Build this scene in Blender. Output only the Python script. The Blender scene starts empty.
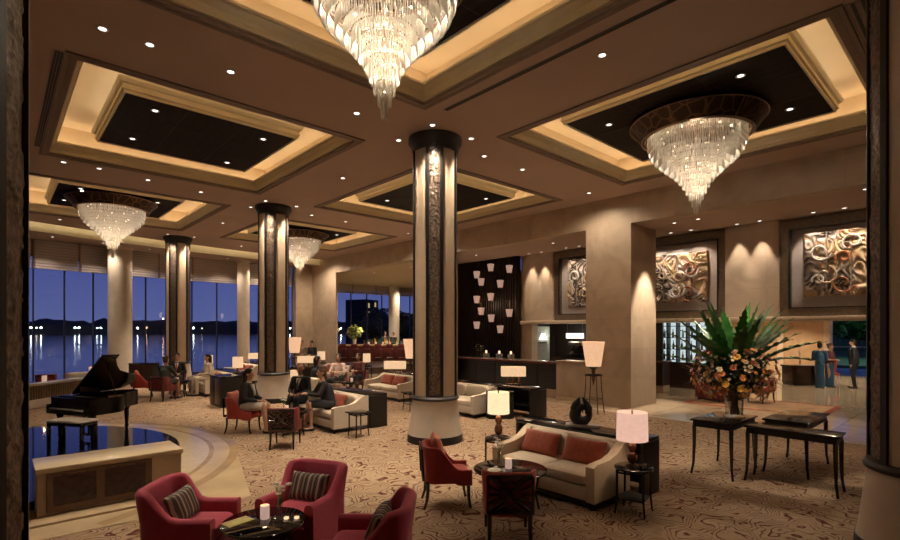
import bpy, bmesh, math, random
from mathutils import Vector, Matrix, noise
random.seed(7)
sc = bpy.context.scene
COL = sc.collection
PI = math.pi
R = math.radians

# ------------------------------------------------------------------ camera
TH = math.atan2(456, 500)
RT = (math.cos(TH), -math.sin(TH)); FW = (math.sin(TH), math.cos(TH))
EYE = 2.15
cam = bpy.data.cameras.new('camera'); cam.lens = 20; cam.sensor_width = 36
cam.shift_y = 60 / 900; cam.clip_end = 5000; cam.clip_start = .05
co = bpy.data.objects.new('camera', cam); COL.objects.link(co)
co.location = (0, 0, EYE); co.rotation_euler = (PI / 2, 0, -TH)
sc.camera = co
sc.view_settings.view_transform = 'Standard'; sc.view_settings.look = 'None'
sc.view_settings.gamma = 1; sc.view_settings.exposure = .12
sc.view_settings.use_curve_mapping = False
sc.cycles.use_denoising = True
sc.cycles.sample_clamp_indirect = 4
sc.cycles.max_bounces = 10; sc.cycles.transparent_max_bounces = 24
sc.cycles.caustics_reflective = False; sc.cycles.caustics_refractive = False

def cv(a, b):
    """a direction given as (to the right, away) seen from the entrance, in room axes"""
    return (a * RT[0] + b * FW[0], a * RT[1] + b * FW[1])
def cpos(r, d): return (r * RT[0] + d * FW[0], r * RT[1] + d * FW[1])
def face(fx, fy):
    return math.atan2(-fx, fy)          # rotation that turns local +Y to (fx, fy)
def facec(a, b):
    return face(*cv(a, b))

# ------------------------------------------------------------------ materials
MATS = {}
def nodes(name):
    m = bpy.data.materials.new(name); m.use_nodes = True
    nt = m.node_tree; nt.nodes.clear()
    out = nt.nodes.new('ShaderNodeOutputMaterial')
    return m, nt, out
def N(nt, t, **k):
    n = nt.nodes.new(t)
    for a, b in k.items():
        if a in n.inputs: n.inputs[a].default_value = b
        else: setattr(n, a, b)
    return n
def ramp(nt, stops, interp='LINEAR'):
    n = nt.nodes.new('ShaderNodeValToRGB'); cr = n.color_ramp; cr.interpolation = interp
    while len(cr.elements) < len(stops): cr.elements.new(.5)
    for e, (p, c) in zip(cr.elements, stops):
        e.position = p; e.color = (*c, 1) if len(c) == 3 else c
    return n
def mat(name, c, rough=.5, metal=0, var=.12, scale=12, bump=0, bscale=60, spec=.5, coat=0, stretch=(1, 1, 1), sheen=0):
    """principled surface whose colour wanders slightly through a noise"""
    if name in MATS: return MATS[name]
    m, nt, out = nodes(name); L = nt.links.new
    b = N(nt, 'ShaderNodeBsdfPrincipled'); b.inputs['Roughness'].default_value = rough
    b.inputs['Metallic'].default_value = metal; b.inputs['Specular IOR Level'].default_value = spec
    b.inputs['Coat Weight'].default_value = coat; b.inputs['Sheen Weight'].default_value = sheen
    tc = N(nt, 'ShaderNodeTexCoord'); mp = N(nt, 'ShaderNodeMapping'); mp.inputs['Scale'].default_value = stretch
    L(tc.outputs['Object'], mp.inputs['Vector'])
    no = N(nt, 'ShaderNodeTexNoise', Scale=scale, Detail=3.0); L(mp.outputs[0], no.inputs['Vector'])
    lo = tuple(x * (1 - var) for x in c); hi = tuple(min(1, x * (1 + var)) for x in c)
    r = ramp(nt, [(.3, lo), (.7, hi)]); L(no.outputs['Fac'], r.inputs[0]); L(r.outputs[0], b.inputs['Base Color'])
    if bump:
        n2 = N(nt, 'ShaderNodeTexNoise', Scale=bscale, Detail=4.0); L(mp.outputs[0], n2.inputs['Vector'])
        bp = N(nt, 'ShaderNodeBump', Strength=bump, Distance=.02); L(n2.outputs['Fac'], bp.inputs['Height']); L(bp.outputs[0], b.inputs['Normal'])
    L(b.outputs[0], out.inputs[0]); MATS[name] = m
    return m
def emit(name, c, s):
    if name in MATS: return MATS[name]
    m, nt, out = nodes(name)
    e = N(nt, 'ShaderNodeEmission'); e.inputs[0].default_value = (*c, 1); e.inputs[1].default_value = s
    nt.links.new(e.outputs[0], out.inputs[0]); MATS[name] = m
    return m

plaster = mat('ceiling_plaster', (.49, .365, .30), .8, var=.05, scale=.8)
cream_trim = mat('cream_moulding', (.90, .84, .66), .6, var=.04, scale=3)
band_mat = mat('coffer_band', (.62, .46, .27), .7, var=.05, scale=1)
olive_trim = mat('crown_moulding', (.62, .54, .38), .6, var=.05, scale=2)
lip_mat = mat('coffer_lip', (.20, .145, .115), .6, var=.05)
black_slot = mat('slot_black', (.006, .006, .006), .6)
stone = mat('column_stone', (.60, .47, .33), .45, var=.07, scale=3, bump=.05)
stone_pale = mat('pale_stone', (.64, .55, .45), .6, var=.06, scale=4, bump=.04)
black_lac = mat('black_lacquer', (.010, .008, .007), .12, var=.2, coat=.3)
black_sat = mat('black_satin', (.009, .0075, .007), .45, var=.2)
black_top = mat('black_glass_top', (.006, .006, .008), .04, spec=.8)
bronze = mat('dark_bronze', (.17, .10, .06), .38, .8, var=.3, scale=20)
bronze_light = mat('bronze_rim', (.35, .22, .14), .3, .9, var=.1)
copper = mat('carved_bronze', (.165, .12, .09), .38, .5, var=.55, scale=26, bump=.6, bscale=40)
crimson = mat('crimson_fabric', (.43, .042, .085), .75, var=.08, scale=25, bump=.06, bscale=400, sheen=.15)
redorange = mat('brick_red_fabric', (.34, .035, .022), .7, var=.1, scale=25, bump=.06, bscale=400, sheen=.1)
darkred = mat('dark_red_leather', (.13, .014, .012), .45, var=.12, scale=10)
salmon = mat('salmon_fabric', (.62, .21, .14), .75, var=.08, scale=20)
rust = mat('rust_velvet', (.29, .055, .022), .75, var=.18, scale=16, sheen=.2)
cream_fab = mat('cream_fabric', (.57, .47, .36), .85, var=.07, scale=25, bump=.05, bscale=300)
cream_fab2 = mat('cream_piping', (.50, .40, .27), .85)
marble_slab = mat('white_marble', (.5, .46, .42), .2, var=.15, scale=6)
glass_dark = mat('smoked_glass', (.012, .014, .010), .04, spec=.8)
clear = None
skin = mat('skin', (.52, .29, .19), .55, var=.05)
skin2 = mat('skin_tan', (.40, .22, .14), .55, var=.05)
hair_blk = mat('hair_black', (.012, .009, .008), .4)
hair_brn = mat('hair_brown', (.10, .045, .025), .5)
suit_blk = mat('suit_black', (.012, .012, .014), .8)
suit_navy = mat('suit_charcoal', (.022, .022, .026), .8)
white_cloth = mat('white_cloth', (.7, .66, .6), .8)
teal_cloth = mat('teal_silk', (.014, .058, .105), .5, var=.2, scale=12)
dkgreen = mat('dark_green_cloth', (.035, .045, .035), .8)
cream_cloth = mat('cream_cloth', (.6, .5, .38), .8)
tan_cloth = mat('tan_uniform', (.24, .17, .12), .8)
brownish = mat('maroon_cloth', (.10, .025, .02), .8)
leaf_mat = mat('fern_leaf', (.030, .12, .022), .4, var=.45, scale=8)
leaf_dark = mat('dark_leaf', (.02, .035, .012), .5, var=.4, scale=20)
wood_red = mat('red_brown_wood', (.14, .035, .018), .3, var=.25, scale=6, stretch=(1, 1, 6))
wood_dark = mat('espresso_wood', (.035, .017, .010), .3, var=.25, scale=6)
amber = mat('amber_glass', (.13, .05, .022), .08, var=.2, spec=.8)
grey_fab = mat('grey_niche_fabric', (.50, .43, .40), .85, var=.04)
steel = mat('brushed_steel', (.5, .48, .45), .3, .9)
gold = mat('brass', (.6, .4, .16), .3, .9)

def tiled(name, c, w, h, rough, mortar=.006, darker=.6, plane='XY', var=.08, spec=.5, offset=0.0):
    """stone or veneer laid in large tiles with fine joints"""
    m, nt, out = nodes(name); L = nt.links.new
    b = N(nt, 'ShaderNodeBsdfPrincipled'); b.inputs['Roughness'].default_value = rough; b.inputs['Specular IOR Level'].default_value = spec
    tc = N(nt, 'ShaderNodeNewGeometry'); sx = N(nt, 'ShaderNodeSeparateXYZ'); cx = N(nt, 'ShaderNodeCombineXYZ')
    L(tc.outputs['Position'], sx.inputs[0])
    if plane == 'XY': L(sx.outputs['X'], cx.inputs[0]); L(sx.outputs['Y'], cx.inputs[1])
    else:
        ad = N(nt, 'ShaderNodeMath', operation='ADD'); L(sx.outputs['X'], ad.inputs[0]); L(sx.outputs['Y'], ad.inputs[1])
        L(ad.outputs[0], cx.inputs[0]); L(sx.outputs['Z'], cx.inputs[1])
    br = N(nt, 'ShaderNodeTexBrick'); br.offset = offset
    br.inputs['Scale'].default_value = 1; br.inputs['Brick Width'].default_value = w; br.inputs['Row Height'].default_value = h
    br.inputs['Mortar Size'].default_value = mortar; br.inputs['Mortar Smooth'].default_value = .2
    br.inputs['Color1'].default_value = (*[x * (1 - var) for x in c], 1); br.inputs['Color2'].default_value = (*[x * (1 + var) for x in c], 1)
    br.inputs['Mortar'].default_value = (*[x * darker for x in c], 1)
    L(cx.outputs[0], br.inputs['Vector'])
    no = N(nt, 'ShaderNodeTexNoise', Scale=1.3, Detail=6.0, Distortion=1.2); L(tc.outputs['Position'], no.inputs['Vector'])
    r = ramp(nt, [(.25, (.78, .76, .74)), (.75, (1.1, 1.1, 1.1))]); L(no.outputs['Fac'], r.inputs[0])
    mx = N(nt, 'ShaderNodeMix', data_type='RGBA', blend_type='MULTIPLY'); mx.inputs[0].default_value = 1
    L(br.outputs['Color'], mx.inputs[6]); L(r.outputs[0], mx.inputs[7]); L(mx.outputs[2], b.inputs['Base Color'])
    L(b.outputs[0], out.inputs[0]); MATS[name] = m
    return m
marble = tiled('beige_marble_floor', (.50, .38, .25), 1.2, 1.2, .07)
wallstone = tiled('beige_wall_panels', (.50, .385, .275), 1.15, .82, .55, .004, .8, 'Z', .05)
wallstone2 = tiled('warm_wood_panels', (.54, .36, .20), 2.0, .7, .4, .004, .85, 'Z', .05)

def carpet_material():
    m, nt, out = nodes('swirl_carpet'); L = nt.links.new
    b = N(nt, 'ShaderNodeBsdfPrincipled'); b.inputs['Roughness'].default_value = .95; b.inputs['Specular IOR Level'].default_value = .1
    g = N(nt, 'ShaderNodeNewGeometry')
    n1 = N(nt, 'ShaderNodeTexNoise', Scale=2.6, Detail=1.5); L(g.outputs['Position'], n1.inputs['Vector'])
    vs_ = N(nt, 'ShaderNodeVectorMath', operation='MULTIPLY_ADD'); vs_.inputs[1].default_value = (.75, .75, 0); L(n1.outputs['Color'], vs_.inputs[0]); L(g.outputs['Position'], vs_.inputs[2])
    fl = N(nt, 'ShaderNodeVectorMath', operation='MULTIPLY'); fl.inputs[1].default_value = (1, 1, 0); L(vs_.outputs[0], fl.inputs[0])
    v1 = N(nt, 'ShaderNodeTexVoronoi', Scale=2.1); L(fl.outputs[0], v1.inputs['Vector'])
    k = N(nt, 'ShaderNodeMath', operation='MULTIPLY'); k.inputs[1].default_value = 8.5; L(v1.outputs['Distance'], k.inputs[0])
    f = N(nt, 'ShaderNodeMath', operation='PINGPONG'); f.inputs[1].default_value = .5; L(k.outputs[0], f.inputs[0])
    n2 = N(nt, 'ShaderNodeTexNoise', Scale=6.0, Detail=2.0); L(g.outputs['Position'], n2.inputs['Vector'])
    s = N(nt, 'ShaderNodeMath', operation='MULTIPLY_ADD'); s.inputs[1].default_value = .34; s.inputs[2].default_value = -.165; L(n2.outputs['Fac'], s.inputs[0])
    a = N(nt, 'ShaderNodeMath', operation='ADD'); L(f.outputs[0], a.inputs[0]); L(s.outputs[0], a.inputs[1])
    r = ramp(nt, [(.045, (.10, .024, .018)), (.135, (.29, .19, .12)), (.3, (.375, .27, .175)), (.5, (.32, .22, .14))]); L(a.outputs[0], r.inputs[0])
    n3 = N(nt, 'ShaderNodeTexNoise', Scale=260.0, Detail=1.0); L(g.outputs['Position'], n3.inputs['Vector'])
    bp = N(nt, 'ShaderNodeBump', Strength=.3, Distance=.01); L(n3.outputs['Fac'], bp.inputs['Height']); L(bp.outputs[0], b.inputs['Normal'])
    L(r.outputs[0], b.inputs['Base Color']); L(b.outputs[0], out.inputs[0])
    return m
carpet_mat = carpet_material()

def stripes(name, cols, scale, axis='X', rough=.8, soft=False, extra=0):
    m, nt, out = nodes(name); L = nt.links.new
    b = N(nt, 'ShaderNodeBsdfPrincipled'); b.inputs['Roughness'].default_value = rough
    tc = N(nt, 'ShaderNodeTexCoord'); sx = N(nt, 'ShaderNodeSeparateXYZ'); L(tc.outputs['Object'], sx.inputs[0])
    k = N(nt, 'ShaderNodeMath', operation='MULTIPLY'); k.inputs[1].default_value = scale; L(sx.outputs[axis], k.inputs[0])
    f = N(nt, 'ShaderNodeMath', operation='FRACT'); L(k.outputs[0], f.inputs[0])
    n = len(cols); r = ramp(nt, [(i / n, c) for i, c in enumerate(cols)], 'LINEAR' if soft else 'CONSTANT'); L(f.outputs[0], r.inputs[0])
    L(r.outputs[0], b.inputs['Base Color']); L(b.outputs[0], out.inputs[0]); MATS[name] = m
    return m
pillow_stripe = stripes('striped_pillow_fabric', [(.05, .036, .042), (.30, .22, .16), (.07, .05, .055), (.12, .08, .085), (.46, .37, .27), (.09, .065, .07)], 9)
blind_mat = stripes('woven_blind_fabric', [(.40, .34, .30), (.45, .38, .33), (.35, .29, .25)], 9, 'Z', .9)
keys_mat = stripes('piano_keys', [(.75, .72, .66), (.75, .72, .66), (.75, .72, .66), (.3, .3, .3)], 42, 'X', .2)

def shade_mat(name, c, s, glow=.5):
    """lamp shade: fabric lit by the bulb inside"""
    m, nt, out = nodes(name); L = nt.links.new
    e = N(nt, 'ShaderNodeEmission'); e.inputs[1].default_value = s
    tc = N(nt, 'ShaderNodeTexCoord'); no = N(nt, 'ShaderNodeTexNoise', Scale=20.0); L(tc.outputs['Object'], no.inputs['Vector'])
    r = ramp(nt, [(.3, tuple(x * .9 for x in c)), (.7, c)]); L(no.outputs['Fac'], r.inputs[0]); L(r.outputs[0], e.inputs[0])
    d = N(nt, 'ShaderNodeBsdfDiffuse'); d.inputs[0].default_value = (*c, 1)
    mx = N(nt, 'ShaderNodeMixShader'); mx.inputs[0].default_value = glow; L(d.outputs[0], mx.inputs[1]); L(e.outputs[0], mx.inputs[2])
    L(mx.outputs[0], out.inputs[0]); MATS[name] = m
    return m
shade_warm = shade_mat('lit_shade_cream', (1, .76, .44), 1.25, .85)
shade_pink = shade_mat('lit_shade_pink', (1, .60, .46), .9, .85)
shade_peach = shade_mat('lit_shade_peach', (1, .58, .33), .95, .85)
shade_small = shade_mat('lit_shade_small', (1, .64, .37), .95, .85)
lantern_shade = shade_mat('lantern_shade', (1, .62, .45), .42, .85)
white_lit = emit('white_lamp_panel', (1, .93, .82), 2.2)
cool_lit = emit('cool_backlit_panel', (.72, .86, .88), .75)
down_lit = emit('downlight_lens', (1, .93, .86), 3)
led = emit('cove_light_strip', (1, .83, .60), 7.2)
candle_lit = emit('candle_glow', (1, .62, .36), 1.6)
bulb_lit = emit('chandelier_bulb', (1, .88, .70), 5)
far_white = emit('far_lamp_white', (.9, 1, .95), 26)
far_amber = emit('far_lamp_amber', (1, .5, .2), 20)
far_dim = emit('far_lamp_dim', (1, .85, .6), 8)

def glass_material(name, tint, gl=.06, rough=0):
    m, nt, out = nodes(name); L = nt.links.new
    t = N(nt, 'ShaderNodeBsdfTransparent'); t.inputs[0].default_value = (*tint, 1)
    g = N(nt, 'ShaderNodeBsdfGlossy'); g.inputs['Roughness'].default_value = rough
    fr = N(nt, 'ShaderNodeLayerWeight'); fr.inputs['Blend'].default_value = .12
    k = N(nt, 'ShaderNodeMath', operation='MULTIPLY_ADD'); k.inputs[1].default_value = .5; k.inputs[2].default_value = gl; k.use_clamp = True
    L(fr.outputs['Fresnel'], k.inputs[0])
    mx = N(nt, 'ShaderNodeMixShader'); L(k.outputs[0], mx.inputs[0]); L(t.outputs[0], mx.inputs[1]); L(g.outputs[0], mx.inputs[2])
    L(mx.outputs[0], out.inputs[0]); MATS[name] = m
    return m
pane_glass = glass_material('window_glass', (.93, .95, .97), .015)
clear_glass = glass_material('clear_glass', (.9, .92, .9), .08)

def crystal_material():
    m, nt, out = nodes('crystal'); L = nt.links.new
    t = N(nt, 'ShaderNodeBsdfTranslucent'); t.inputs[0].default_value = (.96, .90, .80, 1)
    d = N(nt, 'ShaderNodeBsdfDiffuse'); d.inputs[0].default_value = (.88, .82, .72, 1)
    g = N(nt, 'ShaderNodeBsdfGlossy'); g.inputs['Roughness'].default_value = .12
    tr = N(nt, 'ShaderNodeBsdfTransparent'); tr.inputs[0].default_value = (1, .97, .9, 1)
    tc = N(nt, 'ShaderNodeTexCoord'); no = N(nt, 'ShaderNodeTexNoise', Scale=14.0); L(tc.outputs['Object'], no.inputs['Vector'])
    a = N(nt, 'ShaderNodeMixShader'); a.inputs[0].default_value = .35; L(t.outputs[0], a.inputs[1]); L(d.outputs[0], a.inputs[2])
    b = N(nt, 'ShaderNodeMixShader'); b.inputs[0].default_value = .22; L(a.outputs[0], b.inputs[1]); L(g.outputs[0], b.inputs[2])
    r = N(nt, 'ShaderNodeMapRange'); r.inputs['To Min'].default_value = .06; r.inputs['To Max'].default_value = .20; L(no.outputs['Fac'], r.inputs['Value'])
    c = N(nt, 'ShaderNodeMixShader'); L(r.outputs[0], c.inputs[0]); L(b.outputs[0], c.inputs[1]); L(tr.outputs[0], c.inputs[2])
    L(c.outputs[0], out.inputs[0])
    return m
crystal = crystal_material()

def dark_panel_material():
    m, nt, out = nodes('dark_ceiling_panel'); L = nt.links.new
    b = N(nt, 'ShaderNodeBsdfPrincipled'); b.inputs['Roughness'].default_value = .6; b.inputs['Specular IOR Level'].default_value = .1
    g = N(nt, 'ShaderNodeNewGeometry')
    no = N(nt, 'ShaderNodeTexWave', Scale=1.6, Distortion=6.0, Detail=3.0); L(g.outputs['Position'], no.inputs['Vector'])
    r = ramp(nt, [(0, (.006, .0035, .003)), (1, (.016, .009, .007))]); L(no.outputs['Fac'], r.inputs[0])
    L(r.outputs[0], b.inputs['Base Color']); L(b.outputs[0], out.inputs[0])
    return m
panel_mat = dark_panel_material()

def lattice_metal():
    m, nt, out = nodes('chandelier_ring_metal'); L = nt.links.new
    b = N(nt, 'ShaderNodeBsdfPrincipled'); b.inputs['Roughness'].default_value = .4; b.inputs['Metallic'].default_value = .6
    tc = N(nt, 'ShaderNodeTexCoord')
    v = N(nt, 'ShaderNodeTexVoronoi', Scale=4.5); v.feature = 'DISTANCE_TO_EDGE'; L(tc.outputs['Object'], v.inputs['Vector'])
    r = ramp(nt, [(.03, (.16, .09, .05)), (.07, (.045, .024, .015)), (1, (.025, .013, .010))]); L(v.outputs['Distance'], r.inputs[0])
    L(r.outputs[0], b.inputs['Base Color']); L(b.outputs[0], out.inputs[0])
    return m
ring_metal = lattice_metal()

def art_material(seed):
    m, nt, out = nodes('relief_art'); L = nt.links.new
    b = N(nt, 'ShaderNodeBsdfPrincipled'); b.inputs['Roughness'].default_value = .62
    tc = N(nt, 'ShaderNodeTexCoord'); mp = N(nt, 'ShaderNodeMapping'); mp.inputs['Location'].default_value = (seed, seed * 2.3, 0); L(tc.outputs['Object'], mp.inputs[0])
    w = N(nt, 'ShaderNodeTexWave', Scale=1.3, Distortion=7.0, Detail=.4); w.inputs['Detail Scale'].default_value = .9; L(mp.outputs[0], w.inputs['Vector'])
    r = ramp(nt, [(.0, (.05, .035, .03)), (.18, (.42, .33, .24)), (.36, (.50, .47, .45)), (.52, (.46, .32, .20)), (.64, (.50, .48, .46)), (.76, (.30, .10, .035)), (.9, (.52, .38, .22))])
    L(w.outputs['Fac'], r.inputs[0]); L(r.outputs[0], b.inputs['Base Color']); L(b.outputs[0], out.inputs[0])
    return m

# ------------------------------------------------------------------ mesh builder
class MB:
    def __init__(s): s.v = []; s.f = []
    def add(s, vs, fs, M=None):
        o = len(s.v)
        s.v += [tuple(M @ Vector(p)) for p in vs] if M else [tuple(p) for p in vs]
        s.f += [tuple(o + i for i in f) for f in fs]
        return s
    def box(s, x0, x1, y0, y1, z0, z1, b=0, M=None):
        if not b:
            vs = [(x, y, z) for z in (z0, z1) for y in (y0, y1) for x in (x0, x1)]
            return s.add(vs, [(0, 2, 3, 1), (4, 5, 7, 6), (0, 1, 5, 4), (2, 6, 7, 3), (0, 4, 6, 2), (1, 3, 7, 5)], M)
        b = min(b, (x1 - x0) * .49, (y1 - y0) * .49, (z1 - z0) * .49)
        bm = bmesh.new(); bmesh.ops.create_cube(bm, size=1)
        for v in bm.verts:
            v.co = Vector(((x0 + x1) / 2 + v.co.x * (x1 - x0), (y0 + y1) / 2 + v.co.y * (y1 - y0), (z0 + z1) / 2 + v.co.z * (z1 - z0)))
        bmesh.ops.bevel(bm, geom=bm.edges[:], offset=b, segments=2, profile=.5, affect='EDGES')
        bm.verts.index_update()
        s.add([v.co[:] for v in bm.verts], [[v.index for v in f.verts] for f in bm.faces], M); bm.free()
        return s
    def puff(s, cx, cy, cz, hx, hy, hz, e=.35, ez=None, n=20, m=12, M=None):
        """rounded cushion: a superellipsoid"""
        ez = ez or e
        sg = lambda c, p: math.copysign(abs(c) ** p, c)
        vs = [(cx, cy, cz - hz)]
        for j in range(1, m):
            t = -PI / 2 + PI * j / m
            for i in range(n):
                p = 2 * PI * i / n
                vs.append((cx + hx * sg(math.cos(t), ez) * sg(math.cos(p), e), cy + hy * sg(math.cos(t), ez) * sg(math.sin(p), e), cz + hz * sg(math.sin(t), ez)))
        vs.append((cx, cy, cz + hz)); top = len(vs) - 1
        fs = [(0, 1 + (i + 1) % n, 1 + i) for i in range(n)]
        for j in range(m - 2):
            a = 1 + j * n
            fs += [(a + i, a + (i + 1) % n, a + n + (i + 1) % n, a + n + i) for i in range(n)]
        a = 1 + (m - 2) * n
        fs += [(a + i, a + (i + 1) % n, top) for i in range(n)]
        return s.add(vs, fs, M)
    def lathe(s, prof, n=32, c=(0, 0), M=None, caps=True):
        vs = []; fs = []
        for r, z in prof:
            vs += [(c[0] + r * math.cos(2 * PI * i / n), c[1] + r * math.sin(2 * PI * i / n), z) for i in range(n)]
        for j in range(len(prof) - 1):
            fs += [(j * n + i, j * n + (i + 1) % n, (j + 1) * n + (i + 1) % n, (j + 1) * n + i) for i in range(n)]
        if caps:
            fs.append(tuple(range(n - 1, -1, -1))); k = (len(prof) - 1) * n; fs.append(tuple(range(k, k + n)))
        return s.add(vs, fs, M)
    def tube(s, pts, r, n=8, M=None, closed=False):
        pts = [Vector(p) for p in pts]; k = len(pts)
        rs = r if isinstance(r, (list, tuple)) else [r] * k
        vs = []; fs = []; up = None
        for i, p in enumerate(pts):
            if closed: t = pts[(i + 1) % k] - pts[i - 1]
            else: t = pts[min(i + 1, k - 1)] - pts[max(i - 1, 0)]
            t.normalize()
            if up is None: up = Vector((0, 0, 1)) if abs(t.z) < .9 else Vector((1, 0, 0))
            a = t.cross(up); a.normalize(); b = a.cross(t); up = b
            vs += [tuple(p + (a * math.cos(2 * PI * j / n) + b * math.sin(2 * PI * j / n)) * rs[i]) for j in range(n)]
        for i in range(k if closed else k - 1):
            q = ((i + 1) % k) * n
            fs += [(i * n + j, i * n + (j + 1) % n, q + (j + 1) % n, q + j) for j in range(n)]
        if not closed:
            fs.append(tuple(range(n - 1, -1, -1))); fs.append(tuple(range((k - 1) * n, k * n)))
        return s.add(vs, fs, M)
    def prism(s, out, z0, z1, M=None):
        n = len(out)
        vs = [(x, y, z0) for x, y in out] + [(x, y, z1) for x, y in out]
        return s.add(vs, [tuple(range(n - 1, -1, -1)), tuple(range(n, 2 * n))] + [(i, (i + 1) % n, n + (i + 1) % n, n + i) for i in range(n)], M)
    def ball(s, c, rx, ry=None, rz=None, n=14, m=9, M=None):
        return s.puff(c[0], c[1], c[2], rx, ry or rx, rz or rx, 1, 1, n, m, M)
    def caps(s, p0, p1, r0, r1, n=12):
        """closed tapering limb with round ends"""
        p0 = Vector(p0); p1 = Vector(p1); t = (p1 - p0); L = t.length or 1e-6; t = t / L
        pts = []; rs = []
        for k in (-.98, -.8, -.45): pts.append(p0 + t * (k * r0)); rs.append(r0 * math.sqrt(max(.01, 1 - k * k)))
        pts += [p0, p1]; rs += [r0, r1]
        for k in (.45, .8, .98): pts.append(p1 + t * (k * r1)); rs.append(r1 * math.sqrt(max(.01, 1 - k * k)))
        return s.tube(pts, rs, n)
    def mesh(s, name, m, smooth=40):
        me = bpy.data.meshes.new(name); me.from_pydata(s.v, [], s.f)
        bm = bmesh.new(); bm.from_mesh(me); bmesh.ops.recalc_face_normals(bm, faces=bm.faces); bm.to_mesh(me); bm.free()
        if smooth:
            me.polygons.foreach_set('use_smooth', [True] * len(me.polygons)); me.set_sharp_from_angle(angle=R(smooth))
        me.materials.append(m)
        return me
    def build(s, name, m, parent=None, smooth=40):
        o = bpy.data.objects.new(name, s.mesh(name, m, smooth)); COL.objects.link(o)
        if parent: o.parent = parent
        return o
def box(*a, **k): return MB().box(*a, **k)

def tag(o, label, cat, group=None, kind=None):
    o['label'] = label; o['category'] = cat
    if group: o['group'] = group
    if kind: o['kind'] = kind
    return o
def thing(name, label, cat, loc=(0, 0, 0), rz=0, group=None, kind=None):
    o = bpy.data.objects.new(name, None); COL.objects.link(o); o.empty_display_size = .1
    o.location = loc; o.rotation_euler = (0, 0, rz)
    return tag(o, label, cat, group, kind)
KIDS = {}
def struct(o):
    o['kind'] = 'structure'; return o
def dup(o, loc, rz=None, label=None, group=None):
    """copy of a thing with copies of its parts and sub-parts"""
    r = o.copy(); COL.objects.link(r); r.location = loc
    if rz is not None: r.rotation_euler = (0, 0, rz)
    if label: r['label'] = label
    if group: r['group'] = group
    for ch in list(o.children):
        c = ch.copy(); COL.objects.link(c); c.parent = r
        for g in list(ch.children):
            d = g.copy(); COL.objects.link(d); d.parent = c
    return r
def light(kind, loc, energy, color=(1, .72, .45), target=None, size=None, blend=.6, radius=.05):
    l = bpy.data.lights.new('lamp_light', kind); l.energy = energy; l.color = color
    if kind == 'SPOT': l.spot_size = R(size or 80); l.spot_blend = blend
    l.shadow_soft_size = radius
    o = bpy.data.objects.new('lamp_light', l); COL.objects.link(o); o.location = loc
    d = Vector(target) - Vector(loc) if target else Vector((0, 0, -1))
    o.rotation_euler = d.to_track_quat('-Z', 'Y').to_euler()
    return o

# ------------------------------------------------------------------ the setting: floor, ceiling, walls
H = 5.87          # main ceiling
LOB = 5.07        # soffit over the bar and lobby strip
COFFERS = [  # opening x0 x1 y0 y1, dark panel x0 x1 y0 y1
    (.70, 5.37, 8.35, 13.6, 1.58, 4.5, 9.55, 12.38),
    (7.14, 11.9, 1.2, 6.5, 7.9, 10.97, 1.95, 5.47),
    (7.12, 12.0, 8.37, 13.9, 8.12, 11.2, 9.57, 12.9),
    (.3, 5.22, 15.4, 20.6, 1.25, 4.2, 16.55, 19.6),
    (.5, 5.36, .9, 6.5, 1.4, 4.45, 1.95, 5.47),
    (6.7, 11.87, 16.1, 21.1, 7.55, 10.7, 17.4, 20.2)]
COFFERS = [(k[0] + .12, k[1] - .12, k[2] + .12, k[3] - .12, *k[4:]) for k in COFFERS]
SPOLY = [(-6, 22.2), (.95, 22.6), (3.2, 23.3), (6.4, 24.0), (9.0, 24.35), (11.9, 24.4), (12.85, 24.4)]
WPOLY = [(-6, 24.1), (-1.5, 24.3), (1.09, 24.6), (3.97, 25.3), (7.0, 26.0), (9.3, 26.15), (11.9, 25.7)]
def lerp_poly(P, x):
    for (a, b), (c, d) in zip(P, P[1:]):
        if a <= x <= c: return b + (d - b) * (x - a) / (c - a)
    return P[-1][1]

m = MB()
m.add([(12.1, -4, 0), (29.6, -4, 0), (29.6, 28, 0), (12.1, 28, 0), (12.1, -4, -.3), (29.6, -4, -.3), (29.6, 28, -.3), (12.1, 28, -.3)],
      [(0, 1, 2, 3), (7, 6, 5, 4), (0, 4, 5, 1), (1, 5, 6, 2), (2, 6, 7, 3), (3, 7, 4, 0)])
struct(m.build('floor', marble, None, 0))
ring_c = (-.9, 10.6); R_DECK = 3.42; R_OUT = 4.35
m = MB(); top = [(-5, -4), (12.1, -4), (12.1, 26.2), (-5, 26.2)]
m.prism(top, -.3, 0)
struct(m.build('floor_carpet', carpet_mat, None, 0))
struct(box(12.02, 12.2, -4, 24.3, -.002, .006).build('trim_1', mat('pale_marble_strip', (.62, .52, .38), .12, var=.06), None, 0))

xs = sorted({-5, 12.85} | {c for k in COFFERS for c in k[:2]}); ys = sorted({-4, 21.6} | {c for k in COFFERS for c in k[2:4]})
m = MB()
for x0, x1 in zip(xs, xs[1:]):
    for y0, y1 in zip(ys, ys[1:]):
        cx, cy = (x0 + x1) / 2, (y0 + y1) / 2
        if any(k[0] < cx < k[1] and k[2] < cy < k[3] for k in COFFERS): continue
        m.add([(x0, y0, H), (x1, y0, H), (x1, y1, H), (x0, y1, H)], [(0, 3, 2, 1)])
sx = [-5 + i * (17.85 / 24) for i in range(25)]
for a, b in zip(sx, sx[1:]):
    m.add([(a, 21.6, H), (b, 21.6, H), (b, lerp_poly(SPOLY, b) - .32, H), (a, lerp_poly(SPOLY, a) - .32, H)], [(0, 3, 2, 1)])
struct(m.build('ceiling', plaster, None, 0))
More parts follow.
